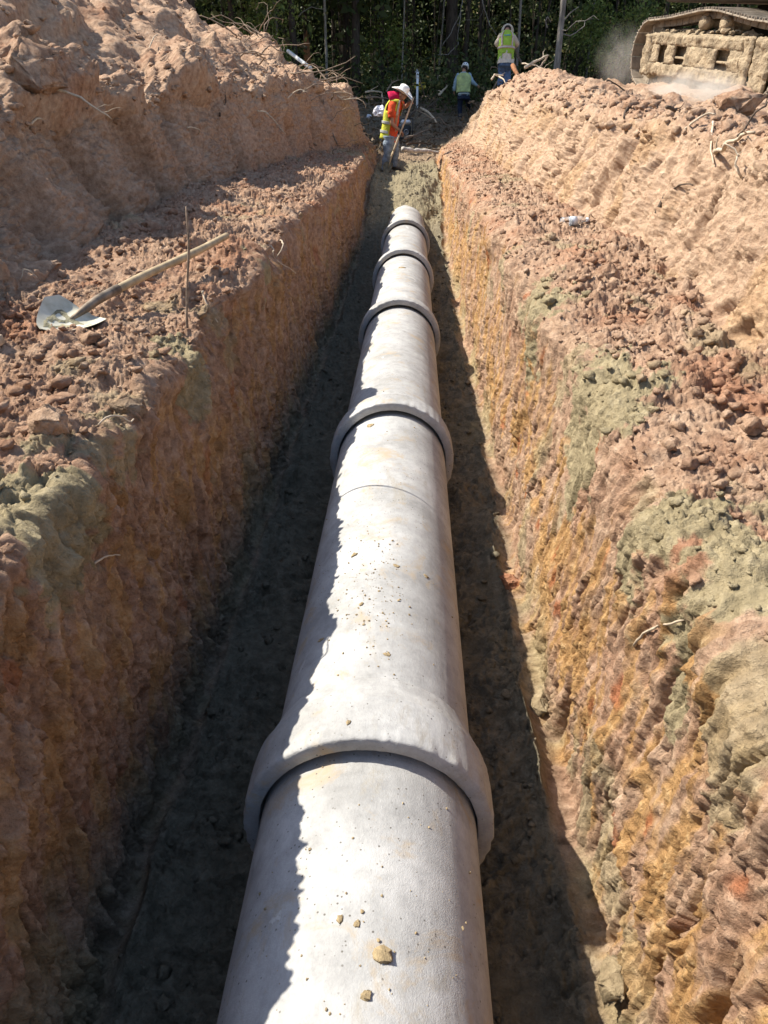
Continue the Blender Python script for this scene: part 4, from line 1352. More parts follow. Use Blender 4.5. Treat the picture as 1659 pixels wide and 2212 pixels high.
def boot(root, ankle, toe_dir):
    q = MB()
    d = Vector((toe_dir.x, toe_dir.y, 0)).normalized()
    sd = Vector((d.y, -d.x, 0))
    rings = []
    for t, w, h in ((-.085, .032, .055), (-.05, .042, .10), (0, .045, .115), (.06, .046, .075), (.12, .048, .055), (.165, .040, .045), (.185, .02, .03)):
        c = ankle + d * t - Vector((0, 0, .085))
        rings.append([c + sd * w * math.cos(a) + Vector((0, 0, 1)) * (h / 2 + h / 2 * math.sin(a)) for a in [2 * math.pi * k / 14 for k in range(14)]])
    q.loft(rings)
    q.tube([ankle + Vector((0, 0, -.02)), ankle + Vector((0, 0, .10))], [.058, .062], 14)
    q.build('boot', M_BOOT, root)

# ---- the red-shirted worker leaning on a shovel
def red_worker():
    D = 17.5
    P = lambda x, y, d=0.0: at(x, y, D + d)
    hip = P(844, 298)
    ankR, ankL = P(831, 365, -.10), P(851, 357, .12)
    root = empty('person', (hip.x, hip.y, min(ankR.z, ankL.z) - .085))
    root_inv = -root.location
    tag(root, 'person in orange shirt, open yellow vest, jeans and white cowboy hat bending over a shovel', 'person')
    J = lambda v: v + root_inv
    hip = J(hip)
    hR, hL = J(P(840, 300, -.13)), J(P(849, 298, .13))
    kR, kL = J(P(836.5, 334, -.16)), J(P(854.5, 327, .10))
    aR, aL = J(ankR), J(ankL)
    neck = J(P(857, 214))
    head = J(P(868, 208, -.02))
    sR, sL = J(P(846, 232, -.19)), J(P(862, 226, .19))
    eR, wR, gR = J(P(847, 268, -.24)), J(P(865, 284, -.16)), J(P(872.5, 290, -.12))
    eL, wL, gL = J(P(876, 231, .16)), J(P(884, 223, .0)), J(P(891.5, 217.5, -.06))
    chest = hip.lerp(neck, .72)
    face = Vector((.75, -.45, -.45))
    fw = Vector((1, -.15, 0))
    chains = [[(hip, (.13, .11)), (hip.lerp(neck, .35), (.12, .10)), (chest, (.14, .10)), (neck, .06)]]
    chains += head_chain(neck, head, face)
    for h, k, a in ((hR, kR, aR), (hL, kL, aL)):
        chains.append([(hip, (.13, .11)), (h, .085), (k, .055), (a, .038), (a + Vector((.07, -.02, -.05)), .032)])
    shaft = (gR - gL).normalized()
    for s, e, w, g, sd in ((sR, eR, wR, gR, 1), (sL, eL, wL, gL, -1)):
        k = w.lerp(g, .55)
        chains.append([(chest, (.14, .10)), (s, .055), (e, .043), (w, .030), (k, (.036, .024))])
        pn = (shaft.cross(g - w)).cross(g - w).normalized()
        if pn.y > 0: pn = -pn
        for fch in fingers(w, k, pn, .75, sd): chains.append([(k, (.036, .024))] + fch[1:] if fch[0][0] == k else [(w, .030)] + fch[1:])
    skin_body('body', chains, M_SKIN, root)
    face_parts(head, (head - neck).normalized(), face, root)
    T = Torso(hip, neck, hL, hR, sL, sR, .05)
    q = MB().loft(T.shell(-.10, 1.02, .012, seed=1))
    sleeve(q, [sR.lerp(neck, .25), sR, sR.lerp(eR, .62)], [.085, .080, .078], 3)
    sleeve(q, [sL.lerp(neck, .25), sL, sL.lerp(eL, .62)], [.085, .080, .078], 4)
    q.build('shirt', M_ORANGE, root)
    # open vest: everything but the front, flaring away at the back hem
    q = MB()
    for a0, a1 in ((175, 268), (272, 372)):
        pass
    V, F = T.strip(-.06, 1.0, 128, 412, .034, 16, 40)
    c0 = T.frame(0)
    V = [p - c0[2] * .07 * max(0, 1 - i // 41 / 7) * (1 if True else 0) for i, p in enumerate(V)]
    keep = []
    for f in F:
        i, j = f[0] // 41, f[0] % 41
        t = -.06 + 1.06 * i / 16; a = 128 + 284 * j / 40
        hole = .66 < t < .93 and (abs((a % 360) - 180) < 33 or min(a % 360, 360 - a % 360) < 33)
        if t < .60 and not 158 < a < 378: continue                    # hangs open in front
        if not hole: keep.append(f)
    q.add(V, keep)
    vest = q.build('vest', M_VEST, root)
    m = vest.modifiers.new('thick', 'SOLIDIFY'); m.thickness = .008
    for t0, t1, a0, a1 in ((.10, .17, 160, 376), (.34, .41, 160, 376), (.60, .99, 52, 66), (.60, .99, 114, 128)):
        V, F = T.strip(t0, t1, a0, a1, .047, 8, 30 if a1 - a0 > 100 else 4)
        V = [p - c0[2] * .07 * max(0, 1 - (t0 + .06) / 1.06 * 16 / 7) for p in V]
        o = MB().add(V, F).build('reflective_stripe', M_STRIPE, vest)
        m = o.modifiers.new('thick', 'SOLIDIFY'); m.thickness = .004
    # jeans
    q = MB().loft(T.shell(-.22, .06, .014, 5, seed=5))
    for h, k, a, sd in ((hR, kR, aR, 6), (hL, kL, aL, 7)):
        sleeve(q, [h + Vector((0, 0, .05)), h.lerp(k, .5), k, k.lerp(a, .55), a + Vector((0, 0, -.02))], [.115, .103, .082, .080, .074], sd, noise=.007)
    q.build('jeans', M_JEANS, root)
    boot(root, aR, Vector((.8, -.5, 0))); boot(root, aL, Vector((.9, -.3, 0)))
    # crimson hood cloth over neck and shoulders
    up = (head - neck).normalized()
    bk = -(face - up * face.dot(up)).normalized()
    q = MB()
    q.loft([ring_pts(neck + up * .10 + bk * .03, up.cross(bk), bk, .062, .066, 18), ring_pts(neck + up * .055 + bk * .03, up.cross(bk), bk, .088, .086, 18, .05, np.random.default_rng(7)),
            ring_pts(neck + up * .0 + bk * .04, up.cross(bk), bk, .125, .12, 18, .04, np.random.default_rng(3)), ring_pts(neck - up * .06 + bk * .035, up.cross(bk), bk, .165, .135, 18, .05, np.random.default_rng(4)), ring_pts(neck - up * .11 + bk * .03, up.cross(bk), bk, .19, .15, 18, .06, np.random.default_rng(5))], False)
    o = q.build('hood', M_PINK, root)
    m = o.modifiers.new('thick', 'SOLIDIFY'); m.thickness = .006
    # cowboy hat, tipped forward
    hup = Vector((.46, -.16, .87)).normalized()
    hf = Vector((.9, -.2, -.4)); hf = (hf - hup * hf.dot(hup)).normalized()
    hs = hup.cross(hf)
    c = head + hup * .05 + Vector((-.01, 0, .015))
    q = MB()
    n = 36
    rings = []
    for r0, r1, z, curl in ((.245, .205, .0, .8), (.242, .202, .008, .8), (.17, .145, .008, .2), (.112, .094, .010, 0), (.106, .086, .07, 0), (.100, .076, .13, 0), (.083, .058, .160, 0), (.04, .022, .150, 0), (.002, .002, .138, 0)):
        ring = []
        for k in range(n):
            a = 2 * math.pi * k / n
            x, y = math.cos(a) * r0, math.sin(a) * r1
            zz = z + curl * .085 * abs(math.sin(a)) ** 2.2 - curl * .02 * math.cos(a) ** 2
            if z > .1: zz -= .018 * (1 - abs(math.sin(a))) * (r0 < .09)
            ring.append(c + hf * x + hs * y + hup * zz)
        rings.append(ring)
    q.loft(rings)
    hat = q.build('cowboy_hat', M_HAT, root)
    q = MB().loft([[c + hf * math.cos(2 * math.pi * k / n) * (.1135 - .003 * j) + hs * math.sin(2 * math.pi * k / n) * (.0955 - .003 * j) + hup * (.013 + .016 * j) for k in range(n)] for j in (0, 1)], False)
    q.build('hat_band', simple('hat_band', (.60, .57, .52), .7, .1, 20, 0), hat)
    # his shovel
    g1, g2 = gR - root_inv, gL - root_inv
    sh = (g2 - g1).normalized()
    topp = g2 + sh * .05
    tip = P(833, 381, -.42)
    L = (topp - tip).length
    shovel(tip, topp, Vector((-.5, -.7, .5)), 'long shovel held upright by the worker in the orange shirt, blade in the backfill', muddy=False, mats=(M_ASH_WORN, simple('muddy_steel', (.20, .165, .10), .8, .3, 14, .4, .004), M_ASH))
red_worker()

def hard_hat(root, head, up, f, logo=True):
    s = up.cross(f)
    c = head + up * .035
    n = 28
    rings = []
    for r0, r1, z in ((.165, .130, -.004), (.163, .128, .002), (.128, .112, .006), (.126, .110, .03), (.118, .102, .07), (.096, .082, .105), (.06, .05, .126), (.002, .002, .133)):
        rings.append([c + f * (math.cos(2 * math.pi * k / n) * r0 + .01) + s * math.sin(2 * math.pi * k / n) * r1 + up * z for k in range(n)])
    hat = MB().loft(rings).build('hard_hat', M_HARD, root)
    q = MB()
    for w in (-.03, 0, .03):
        q.tube([c + f * (.115 - k * .0225) + s * w + up * (.008 + .128 * math.sin(math.pi * (k + .6) / 11.2)) for k in range(11)], .007, 6)
    q.build('ridge', M_HARD, hat)
    if logo:
        for nm, a, b in (('logo', -.030, .028), ('logo_lettering', .030, .040)):
            q = MB(); q.box(c - f * .116 + s * a + up * .05, (b, .012, .026 if a < 0 else .012), Matrix((s, f, up)).transposed(), .003)
            q.build(nm, M_DARKMARK, hat)

def walker():
    """worker with the white hard hat stepping up the slope, seen from behind"""
    D = 27.2
    P = lambda x, y, d=0.0: at(x, y, D + d)
    hip = P(1001, 204)
    aL, aR = P(994, 253, 0), P(1012, 234, .75)
    root = empty('person', (hip.x, hip.y, aL.z - .085))
    inv = -root.location
    tag(root, 'person in white hard hat, faded vest and navy trousers stepping up the shaded slope', 'person')
    J = lambda v: v + inv
    hip = J(hip); aL, aR = J(aL), J(aR)
    hL, hR = J(P(996, 206, 0)), J(P(1006, 206, .02))
    kL, kR = J(P(993, 230, .06)), J(P(1012, 221, .40))
    neck, head = J(P(1001.5, 157, .10)), J(P(1004, 147, .16))
    sL, sR = J(P(989, 165, .05)), J(P(1013, 163, .1))
    eL, wL, gL = J(P(983, 182, .05)), J(P(981, 196, .12)), J(P(981, 202, .16))
    eR, wR, gR = J(P(1020, 177, .05)), J(P(1029, 184, .2)), J(P(1034, 187, .26))
    chest = hip.lerp(neck, .72)
    face = Vector((.15, 1, -.2))
    ch = [[(hip, (.13, .11)), (hip.lerp(neck, .35), (.12, .10)), (chest, (.14, .10)), (neck, .06)]] + head_chain(neck, head, face)
    for h, k, a in ((hL, kL, aL), (hR, kR, aR)):
        ch.append([(hip, (.13, .11)), (h, .085), (k, .055), (a, .038), (a + Vector((.0, .08, -.05)), .032)])
    for s, e, w, g, sd in ((sL, eL, wL, gL, -1), (sR, eR, wR, gR, 1)):
        ch.append([(chest, (.14, .10)), (s, .055), (e, .043), (w, .030), (g, (.036, .024))])
        for fch in fingers(w, g, Vector((-sd, .3, 0)), .3, sd): ch.append([(g, (.036, .024))] + fch[1:] if fch[0][0] == g else [(w, .030)] + fch[1:])
    skin_body('body', ch, M_SKIN, root)
    up = (head - neck).normalized()
    face_parts(head, up, face, root)
    T = Torso(hip, neck, hL, hR, sL, sR, .02)
    q = MB().loft(T.shell(-.08, 1.02, .010, seed=11))
    sleeve(q, [sL.lerp(neck, .25), sL, eL, wL], [.085, .078, .064, .048], 12)
    sleeve(q, [sR.lerp(neck, .25), sR, eR, wR], [.085, .078, .064, .048], 13)
    q.build('shirt', M_BLUEGREY, root)
    rings = T.shell(.07, .97, .035, 14, 28, .008, 14, .02)
    vest = MB().loft(rings, False).build('vest', M_VEST_OLD, root)
    m = vest.modifiers.new('thick', 'SOLIDIFY'); m.thickness = .008
    V, F = T.strip(.36, .43, 190, 350, .047, 4, 24)
    o = MB().add(V, F).build('reflective_stripe', simple('dirty_tape', (.36, .42, .20), .6, .1, 20, 0), vest)
    m = o.modifiers.new('thick', 'SOLIDIFY'); m.thickness = .004
    q = MB().loft(T.shell(-.25, .03, .012, 5, seed=15))
    for h, k, a, sd in ((hL, kL, aL, 16), (hR, kR, aR, 17)):
        sleeve(q, [h + Vector((0, 0, .05)), h.lerp(k, .5), k, k.lerp(a, .55), a], [.108, .096, .076, .070, .062], sd)
    q.build('trousers', M_NAVY, root)
    V, F = T.strip(-.03, .02, 200, 340, .03, 2, 16)
    o = MB().add(V, F).build('belt', M_STRIPE, root)
    m = o.modifiers.new('thick', 'SOLIDIFY'); m.thickness = .006
    boot(root, aL, Vector((0, 1, 0))); boot(root, aR, Vector((.1, 1, 0)))
    hard_hat(root, head, up, (face - up * face.dot(up)).normalized())
    q = MB().loft([ring_pts(head - up * .05, up.cross(face).normalized(), -(face - up * face.dot(up)).normalized(), .083, .09, 16), ring_pts(head + up * .05, up.cross(face).normalized(), -(face - up * face.dot(up)).normalized(), .088, .097, 16)])
    q.build('hair', M_HAIR, root)
walker()

def ridge_worker():
    """worker high on the bank, seen from behind with the head bent forward"""
    D = 21.6
    P = lambda x, y, d=0.0: at(x, y, D + d)
    hip = P(1092, 132)
    g0 = ground_z(hip.x, hip.y)
    root = empty('person', (hip.x, hip.y, g0))
    inv = -root.location
    tag(root, 'person in lime vest, tan sleeves and brimmed hat standing highest on the right bank', 'person')
    J = lambda v: v + inv
    hip = J(hip)
    hL, hR = J(P(1086.5, 134)), J(P(1097.5, 134))
    kL, kR = J(P(1084.5, 153, .10)), J(P(1095, 154, .08))
    aL, aR = kL + Vector((-.03, -.10, 0)), kR + Vector((.03, -.12, 0))
    aL.z = aR.z = min(.09, kL.z - .22)
    neck, head = J(P(1095, 69, .16)), J(P(1096.5, 63.5, .30))
    sL, sR = J(P(1083, 80, .06)), J(P(1107, 81, .06))
    eL, wL, gL = J(P(1074, 95, .06)), J(P(1080, 98, .30)), J(P(1084, 97, .38))
    eR, wR, gR = J(P(1116, 94, .02)), J(P(1114, 100, .28)), J(P(1109, 100, .36))
    chest = hip.lerp(neck, .72)
    face = Vector((0, .75, -.65))
    ch = [[(hip, (.13, .11)), (hip.lerp(neck, .35), (.12, .10)), (chest, (.14, .10)), (neck, .06)]] + head_chain(neck, head, face)
    for h, k, a in ((hL, kL, aL), (hR, kR, aR)):
        ch.append([(hip, (.13, .11)), (h, .085), (k, .055), (a, .038), (a + Vector((.0, .08, -.05)), .032)])
    for s, e, w, g, sd in ((sL, eL, wL, gL, -1), (sR, eR, wR, gR, 1)):
        ch.append([(chest, (.14, .10)), (s, .055), (e, .043), (w, .030), (g, (.036, .024))])
        for fch in fingers(w, g, Vector((-sd, .2, -.3)), .5, sd): ch.append([(g, (.036, .024))] + fch[1:] if fch[0][0] == g else [(w, .030)] + fch[1:])
    skin_body('body', ch, M_SKIN, root)
    up = (head - neck).normalized()
    f = (face - up * face.dot(up)).normalized()
    face_parts(head, up, face, root)
    T = Torso(hip, neck, hL, hR, sL, sR, .03, .94)
    q = MB()
    q.loft(T.shell(.0, 1.02, .008, seed=21))
    sleeve(q, [sL.lerp(neck, .25), sL, eL, wL], [.088, .082, .070, .05], 22)
    sleeve(q, [sR.lerp(neck, .25), sR, eR, wR], [.088, .082, .070, .05], 23)
    sh = q.build('shirt', M_TAN, root)
    MB().loft(T.shell(-.12, .3, .022, 6, 28, .012, 24, .02), False).build('shirt_tail', M_CREAM, sh)
    V, F = T.strip(.03, 1.02, 0, 360, .040, 18, 48)
    keep = []
    for fc in F:
        i, j = fc[0] // 49, fc[0] % 49
        t = .03 + .99 * i / 18; a = 360 * j / 48
        if .70 < t < .93 and (min(a, 360 - a) < 30 or abs(a - 180) < 30): continue
        if t < .16 and abs(a - 270) < 34: continue                     # the hem rides up at the back
        keep.append(fc)
    vest = MB().add(V, keep).build('vest', M_VEST_LIME, root)
    m = vest.modifiers.new('thick', 'SOLIDIFY'); m.thickness = .008
    for nm, mt, off, k in (('tape_edge', M_STRIPE_OR, .050, 1.0), ('reflective_stripe', M_STRIPE, .055, .5)):
        for t0, t1, a0, a1 in ((.36, .45, 185, 355), (.42, 1.0, 232, 246), (.42, 1.0, 294, 308)):
            tm, am = (t0 + t1) / 2, (a0 + a1) / 2
            if a1 - a0 > 100: t0, t1 = tm - (tm - t0) * k, tm + (t1 - tm) * k
            else: a0, a1 = am - (am - a0) * k, am + (a1 - am) * k
            V, F = T.strip(t0, t1, a0, a1, off, 12, 24 if a1 - a0 > 100 else 4)
            o = MB().add(V, F).build(nm, mt, vest)
            m = o.modifiers.new('thick', 'SOLIDIFY'); m.thickness = .004
    q = MB()
    for a, t, w in ((258, .80, 5), (264, .79, 4), (270, .81, 4), (276, .80, 5), (282, .82, 4)):
        q.add(*T.strip(t - .022, t + .022, a - w / 2, a + w / 2, .052, 3, 3))
    o = q.build('mark', M_LOGO, vest)
    m = o.modifiers.new('thick', 'SOLIDIFY'); m.thickness = .004
    q = MB().loft(T.shell(-.22, .06, .012, 5, seed=25))
    for h, k, a, sd in ((hL, kL, aL, 26), (hR, kR, aR, 27)):
        sleeve(q, [h + Vector((0, 0, .05)), h.lerp(k, .5), k, k.lerp(a, .55), a], [.120, .112, .096, .088, .078], sd, noise=.008)
    q.build('jeans', M_JEANS_DARK, root)
    boot(root, aL, Vector((0, 1, 0))); boot(root, aR, Vector((.1, 1, 0)))
    # hat, tipped far forward so that its brim stands as an arch behind the dark crown of the head
    s = up.cross(f)
    hup = (f * .25 + up * .75 + Vector((0, .35, .2))).normalized()
    hf = (f - hup * f.dot(hup)).normalized()
    c = head - Vector((0, 0, .035))
    n = 32
    rings = [[c + hf * math.cos(2 * math.pi * k / n) * r + s * math.sin(2 * math.pi * k / n) * r * .95 + hup * z for k in range(n)]
             for r, z in ((.158, -.012), (.160, -.004), (.157, .004), (.115, .010), (.108, .06), (.09, .10), (.05, .115), (.002, .118))]
    MB().loft(rings).build('brimmed_hat', M_STRAW, root)
    q = MB().loft([ring_pts(head - up * .055, s, -f, .084, .094, 16), ring_pts(head + up * .02, s, -f, .09, .10, 16), ring_pts(head + up * .06, s, -f, .08, .09, 16)])
    q.build('hair', M_HAIR, root)
ridge_worker()
# ------------------------------------------------------------------ the wood
def leaf_material(name, stops, trans=.35):
    m, nt, p = new_mat(name)
    a = node(nt, 'ShaderNodeAttribute', attribute_name='tone').outputs['Fac']
    c = ramp_n(nt, a, stops).outputs[0]
    nt.links.new(c, p.inputs['Base Color'])
    p.inputs['Roughness'].default_value = .6
    p.inputs['Specular IOR Level'].default_value = .3
    tr = node(nt, 'ShaderNodeBsdfTranslucent')
    nt.links.new(c, tr.inputs[0])
    mx = node(nt, 'ShaderNodeMixShader'); mx.inputs[0].default_value = trans
    nt.links.new(p.outputs[0], mx.inputs[1]); nt.links.new(tr.outputs[0], mx.inputs[2])
    nt.links.new(mx.outputs[0], nt.nodes['Material Output'].inputs[0])
    return m
M_LEAF = leaf_material('leaves', [(0, (.022, .032, .012)), (.35, (.045, .065, .020)), (.65, (.075, .10, .030)), (.85, (.13, .14, .045)), (1, (.20, .15, .075))])
M_LEAF_LIT = leaf_material('sunlit_leaves', [(0, (.06, .085, .02)), (.5, (.12, .17, .04)), (1, (.24, .27, .07))])  # brighter copy of the leaves, sunlight put into the colour
def bark(name, c1, c2):
    m, nt, p = new_mat(name)
    tc = node(nt, 'ShaderNodeTexCoord').outputs['Object']
    mp = node(nt, 'ShaderNodeMapping'); mp.inputs['Scale'].default_value = (1, 1, .14)
    nt.links.new(tc, mp.inputs[0])
    n = noise_n(nt, 26, 6, .65, mp.outputs[0])
    n2 = noise_n(nt, 3, 4, .6, tc)
    c = ramp_n(nt, n.outputs[0], [(.35, c1), (.62, c2)]).outputs[0]
    c = mix_n(nt, .6, c, ramp_n(nt, n2.outputs[0], [(.3, .65), (.7, 1.25)]).outputs[0], 'MULTIPLY')
    nt.links.new(c, p.inputs['Base Color'])
    p.inputs['Roughness'].default_value = .95
    p.inputs['Specular IOR Level'].default_value = .1
    nt.links.new(bump_n(nt, n.outputs[0], .8, .03), p.inputs['Normal'])
    return m
M_BARK = bark('dark_tree_bark', (.028, .022, .018), (.085, .068, .055))
M_BARK_GREY = bark('grey_tree_bark', (.11, .095, .082), (.26, .235, .21))
M_BARK_PALE = bark('pale_tree_bark', (.14, .125, .105), (.34, .31, .27))

def leaves_np(centres, n_each, spread, size, rng, flat=.8):
    """quads of leaf sprays around centres; returns vertices, faces, tone"""
    k = len(centres)
    idx = np.repeat(np.arange(k), n_each)
    N = len(idx)
    off = rng.normal(size=(N, 3)) * spread[idx][:, None] * np.array([1, 1, flat])
    c = centres[idx] + off
    a = rng.normal(size=(N, 3)); a /= np.linalg.norm(a, axis=1)[:, None]
    b = rng.normal(size=(N, 3)); b -= a * (a * b).sum(1)[:, None]; b /= np.linalg.norm(b, axis=1)[:, None]
    s = size * (.5 + rng.random(N))
    a *= s[:, None]; b *= (s * .5)[:, None]
    V = np.stack([c - a, c + b - a * .1, c + a, c - b - a * .1], 1).reshape(-1, 3)
    F = np.arange(4 * N).reshape(N, 4)
    tone = np.clip(np.repeat(rng.random(k), n_each) * .55 + rng.random(N) * .5, 0, 1)
    return V, F, np.repeat(tone, 4)

def make_tree(x, y, z0, h, r, lean, seed, mat, label, crown_n=26, low=.5, dense=34, leafs=.20, pale=False, group='trees of the wood'):
    rng = np.random.default_rng(seed)
    root = empty('tree', (x, y, z0))
    tag(root, label, 'tree', group)
    q = MB()
    n = 16
    P, R = [], []
    w = rng.normal(size=4) * .12
    for k in range(n + 1):
        t = k / n
        P.append(Vector((lean * h * t + w[0] * math.sin(3 * t) + w[1] * math.sin(7 * t) * .4, w[2] * math.sin(3.3 * t) + w[3] * math.sin(8 * t) * .4, -.3 + (h + .3) * t)))
        R.append(r * (1 - .72 * t) * (1 + .5 * math.exp(-t * 22)) + .004)
    q.tube(P, R, 12)
    ends = []
    for k in range(9):
        i = int(rng.integers(int(n * low), n))
        a = rng.random() * 6.28
        L = h * (.10 + .12 * rng.random())
        e = P[i] + Vector((math.cos(a) * L, math.sin(a) * L, L * (.3 + .6 * rng.random())))
        q.tube(wiggle(P[i], e, 6, .08, seed * 13 + k), [R[i] * .5 * (1 - .8 * j / 6) + .003 for j in range(7)], 6)
        ends.append(e)
    # a few bare dead side limbs low on the trunk
    for k in range(3):
        i = int(rng.integers(1, 7)); a = rng.random() * 6.28; L = .5 + 1.2 * rng.random()
        e = P[i] + Vector((math.cos(a) * L, math.sin(a) * L, L * (rng.random() - .2)))
        q.tube(wiggle(P[i], e, 6, .1, seed * 17 + k), [R[i] * .18 * (1 - .8 * j / 6) + .003 for j in range(7)], 5)
    q.build('trunk', mat, root)
    cen = []
    for k in range(crown_n):
        b = ends[k % len(ends)] if k % 3 else P[int(rng.integers(int(n * low), n + 1))]
        cen.append(np.array(b) + rng.normal(size=3) * np.array([.9, .9, .7]) * h * .055)
    cen = np.array(cen)
    V, F, tone = leaves_np(cen, dense, np.full(len(cen), h * .045), leafs, rng)
    mesh_np('crown', V, F, M_LEAF, root, False, {'tone': tone})
    return root

def px_tree(x, Y, wpx, lean_px, seed, mat, label, h=None, **kw):
    """tree whose trunk stands at picture column x, Y metres away, wpx picture pixels thick"""
    g = at(x, 200, Y)
    zc = (Vector((g.x, g.y, g.z)) - Vector((0, 0, CAM_Z))).dot(C_F)
    gz = ground_z(g.x, g.y) if g.y < 35.8 and -13.5 < g.x < 17.5 else 2.4
    make_tree(g.x, g.y, gz, h or 14 + 3 * ((seed * 37) % 10) / 10, wpx * zc / FPX / 2 * 1.05, lean_px, seed, mat, label, **kw)

TREES = [
 (1197, 25.5, 12, .035, M_BARK_GREY, 'grey bare-trunked tree standing nearest, right of the highest worker', {}),
 (978, 34, 25, .0, M_BARK, 'thickest dark trunk, behind the hard-hat worker', {}),
 (996, 34.6, 10, .0, M_BARK, 'dark trunk close beside the thickest trunk, on its right', {}),
 (748, 34.5, 20, -.01, M_BARK, 'thick black trunk above the far end of the left bank', {}),
 (821, 33.5, 12, .0, M_BARK, 'straight dark trunk left above the white cowboy hat', {}),
 (806, 36, 7, .0, M_BARK, 'thin dark trunk beside the straight one left of the cowboy hat', {}),
 (707, 31.5, 5, -.025, M_BARK_PALE, 'slender pale crooked trunk beyond the end of the left bank', {}),
 (668, 34, 9, .0, M_BARK, 'dark trunk right behind the orange snapped stub', {}),
 (942, 34.3, 4, .0, M_BARK_PALE, 'slender pale trunk between the cowboy hat and the thickest trunk', {}),
 (865, 33, 3, .0, M_BARK_PALE, 'thin tan stem rising just above the cowboy hat', {}),
 (890, 36, 5, .0, M_BARK, 'dark slim trunk above the grade rod', {}),
 (878, 38, 6, .01, M_BARK, 'dim trunk deep in the wood above the cowboy hat', {}),
 (640, 35, 6, .02, M_BARK, 'slim dark trunk left of the snapped stub', {}),
 (612, 32, 5, -.09, M_BARK_GREY, 'leaning grey stem above the left heap', {}),
 (590, 33, 6, -.11, M_BARK_GREY, 'second leaning grey stem above the left heap, tilted further', {}),
 (548, 34, 5, -.06, M_BARK, 'dark stem at the top edge above the left heap crest', {}),
 (500, 35, 8, .0, M_BARK, 'dark trunk half hidden behind the left heap crest', {}),
 (1028, 35, 8, .0, M_BARK, 'dark trunk between the two workers in the shade', {}),
 (1046, 36, 6, .0, M_BARK, 'slim dark trunk left of the lime-vested worker', {}),
 (1112, 31, 5, -.02, M_BARK_GREY, 'crooked grey stem rising behind the lime-vested worker', {}),
 (1148, 35, 5, .01, M_BARK, 'slim dark trunk between the lime-vested worker and the grey tree', {}),
 (1262, 33, 4, .015, M_BARK_GREY, 'thin grey stem among the bushes right of the grey tree', {}),
 (1318, 33.5, 5, .0, M_BARK, 'dark stem in the bushes left of the excavator', {}),
 (1420, 36, 9, .0, M_BARK, 'dark trunk beyond the excavator track', {}),
 (1560, 37, 9, .0, M_BARK, 'dark trunk behind the excavator body', {}),
 (770, 37, 5, .0, M_BARK, 'dim slim trunk right of the thick black trunk', {}),
 (722, 36.5, 7, .0, M_BARK, 'dim trunk left of the thick black trunk', {}),
]
for k, (x, Y, w, ln, mt, lab, kw) in enumerate(TREES): px_tree(x, Y, w, ln, 100 + k, mt, lab, **kw)
# trees that close the wood to both sides
rng_ = np.random.default_rng(21)
for k in range(16):
    x = -40 + 2.3 * k if k < 12 else 14 + 5 * (k - 12)
    make_tree(x + rng_.random(), 35.5 + 3 * rng_.random(), 2.4, 15 + 3 * rng_.random(), .16 + .1 * rng_.random(), 0, 300 + k, M_BARK, 'tall dark tree in the flank of the wood beyond the heap and the excavator', 26, .45)

# trees at the left flank whose shade falls over the end of the dig
for k, (x, y, h) in enumerate([(-4.2, 30.8, 14), (-6.2, 30.0, 14.5), (-8.2, 29.0, 15), (-7.0, 27.2, 13), (-8.8, 25.6, 12.5), (-11, 27.5, 15), (-10.5, 30.8, 15), (-2.2, 32, 14)]):
    make_tree(x, y, 2.3, h, .13 + .01 * (k % 4), 0, 400 + k, M_BARK, 'tall dark tree in the flank of the wood beyond the heap and the excavator', 60, .28, 60, .17)

# liana loops
def vines():
    for k, (pix, lab) in enumerate([
        ([(1000, -5, 33), (994, 30, 32.8), (975, 70, 32.6), (955, 100, 32.4)], 'thin vine curving left off the thickest trunk'),
        ([(995, 25, 32.8), (990, 95, 32.6), (968, 118, 32.4), (945, 118, 32.3)], 'looped vine hanging below the thickest trunk'),
        ([(1040, -5, 31), (1046, 20, 31), (1058, 55, 30.8), (1072, 75, 30.6)], 'bare thin limb dropping toward the lime-vested worker'),
        ([(1182, 60, 25.3), (1178, 45, 25.2), (1183, 36, 25.2), (1190, 48, 25.3)], 'small curled vine on the grey tree'),
        ([(640, 40, 31), (655, 25, 31), (672, 15, 31), (700, 20, 31)], 'thin bare limb above the snapped stub'),
        ([(1205, 80, 25.6), (1213, 55, 25.6), (1230, 30, 25.8), (1250, 15, 26)], 'fine bare twig right of the grey tree')]):
        pts = [at(*p) for p in pix]
        out = []
        for a, b in zip(pts[:-1], pts[1:]):
            w = wiggle(a, b, 6, .03, 900 + k)
            out += w if not out else w[1:]
        branch(out, .022, .012, M_BARK_GREY, lab, 900 + k, 0, 'vine', 'vine', 'vines and bare limbs at the wood edge')
vines()

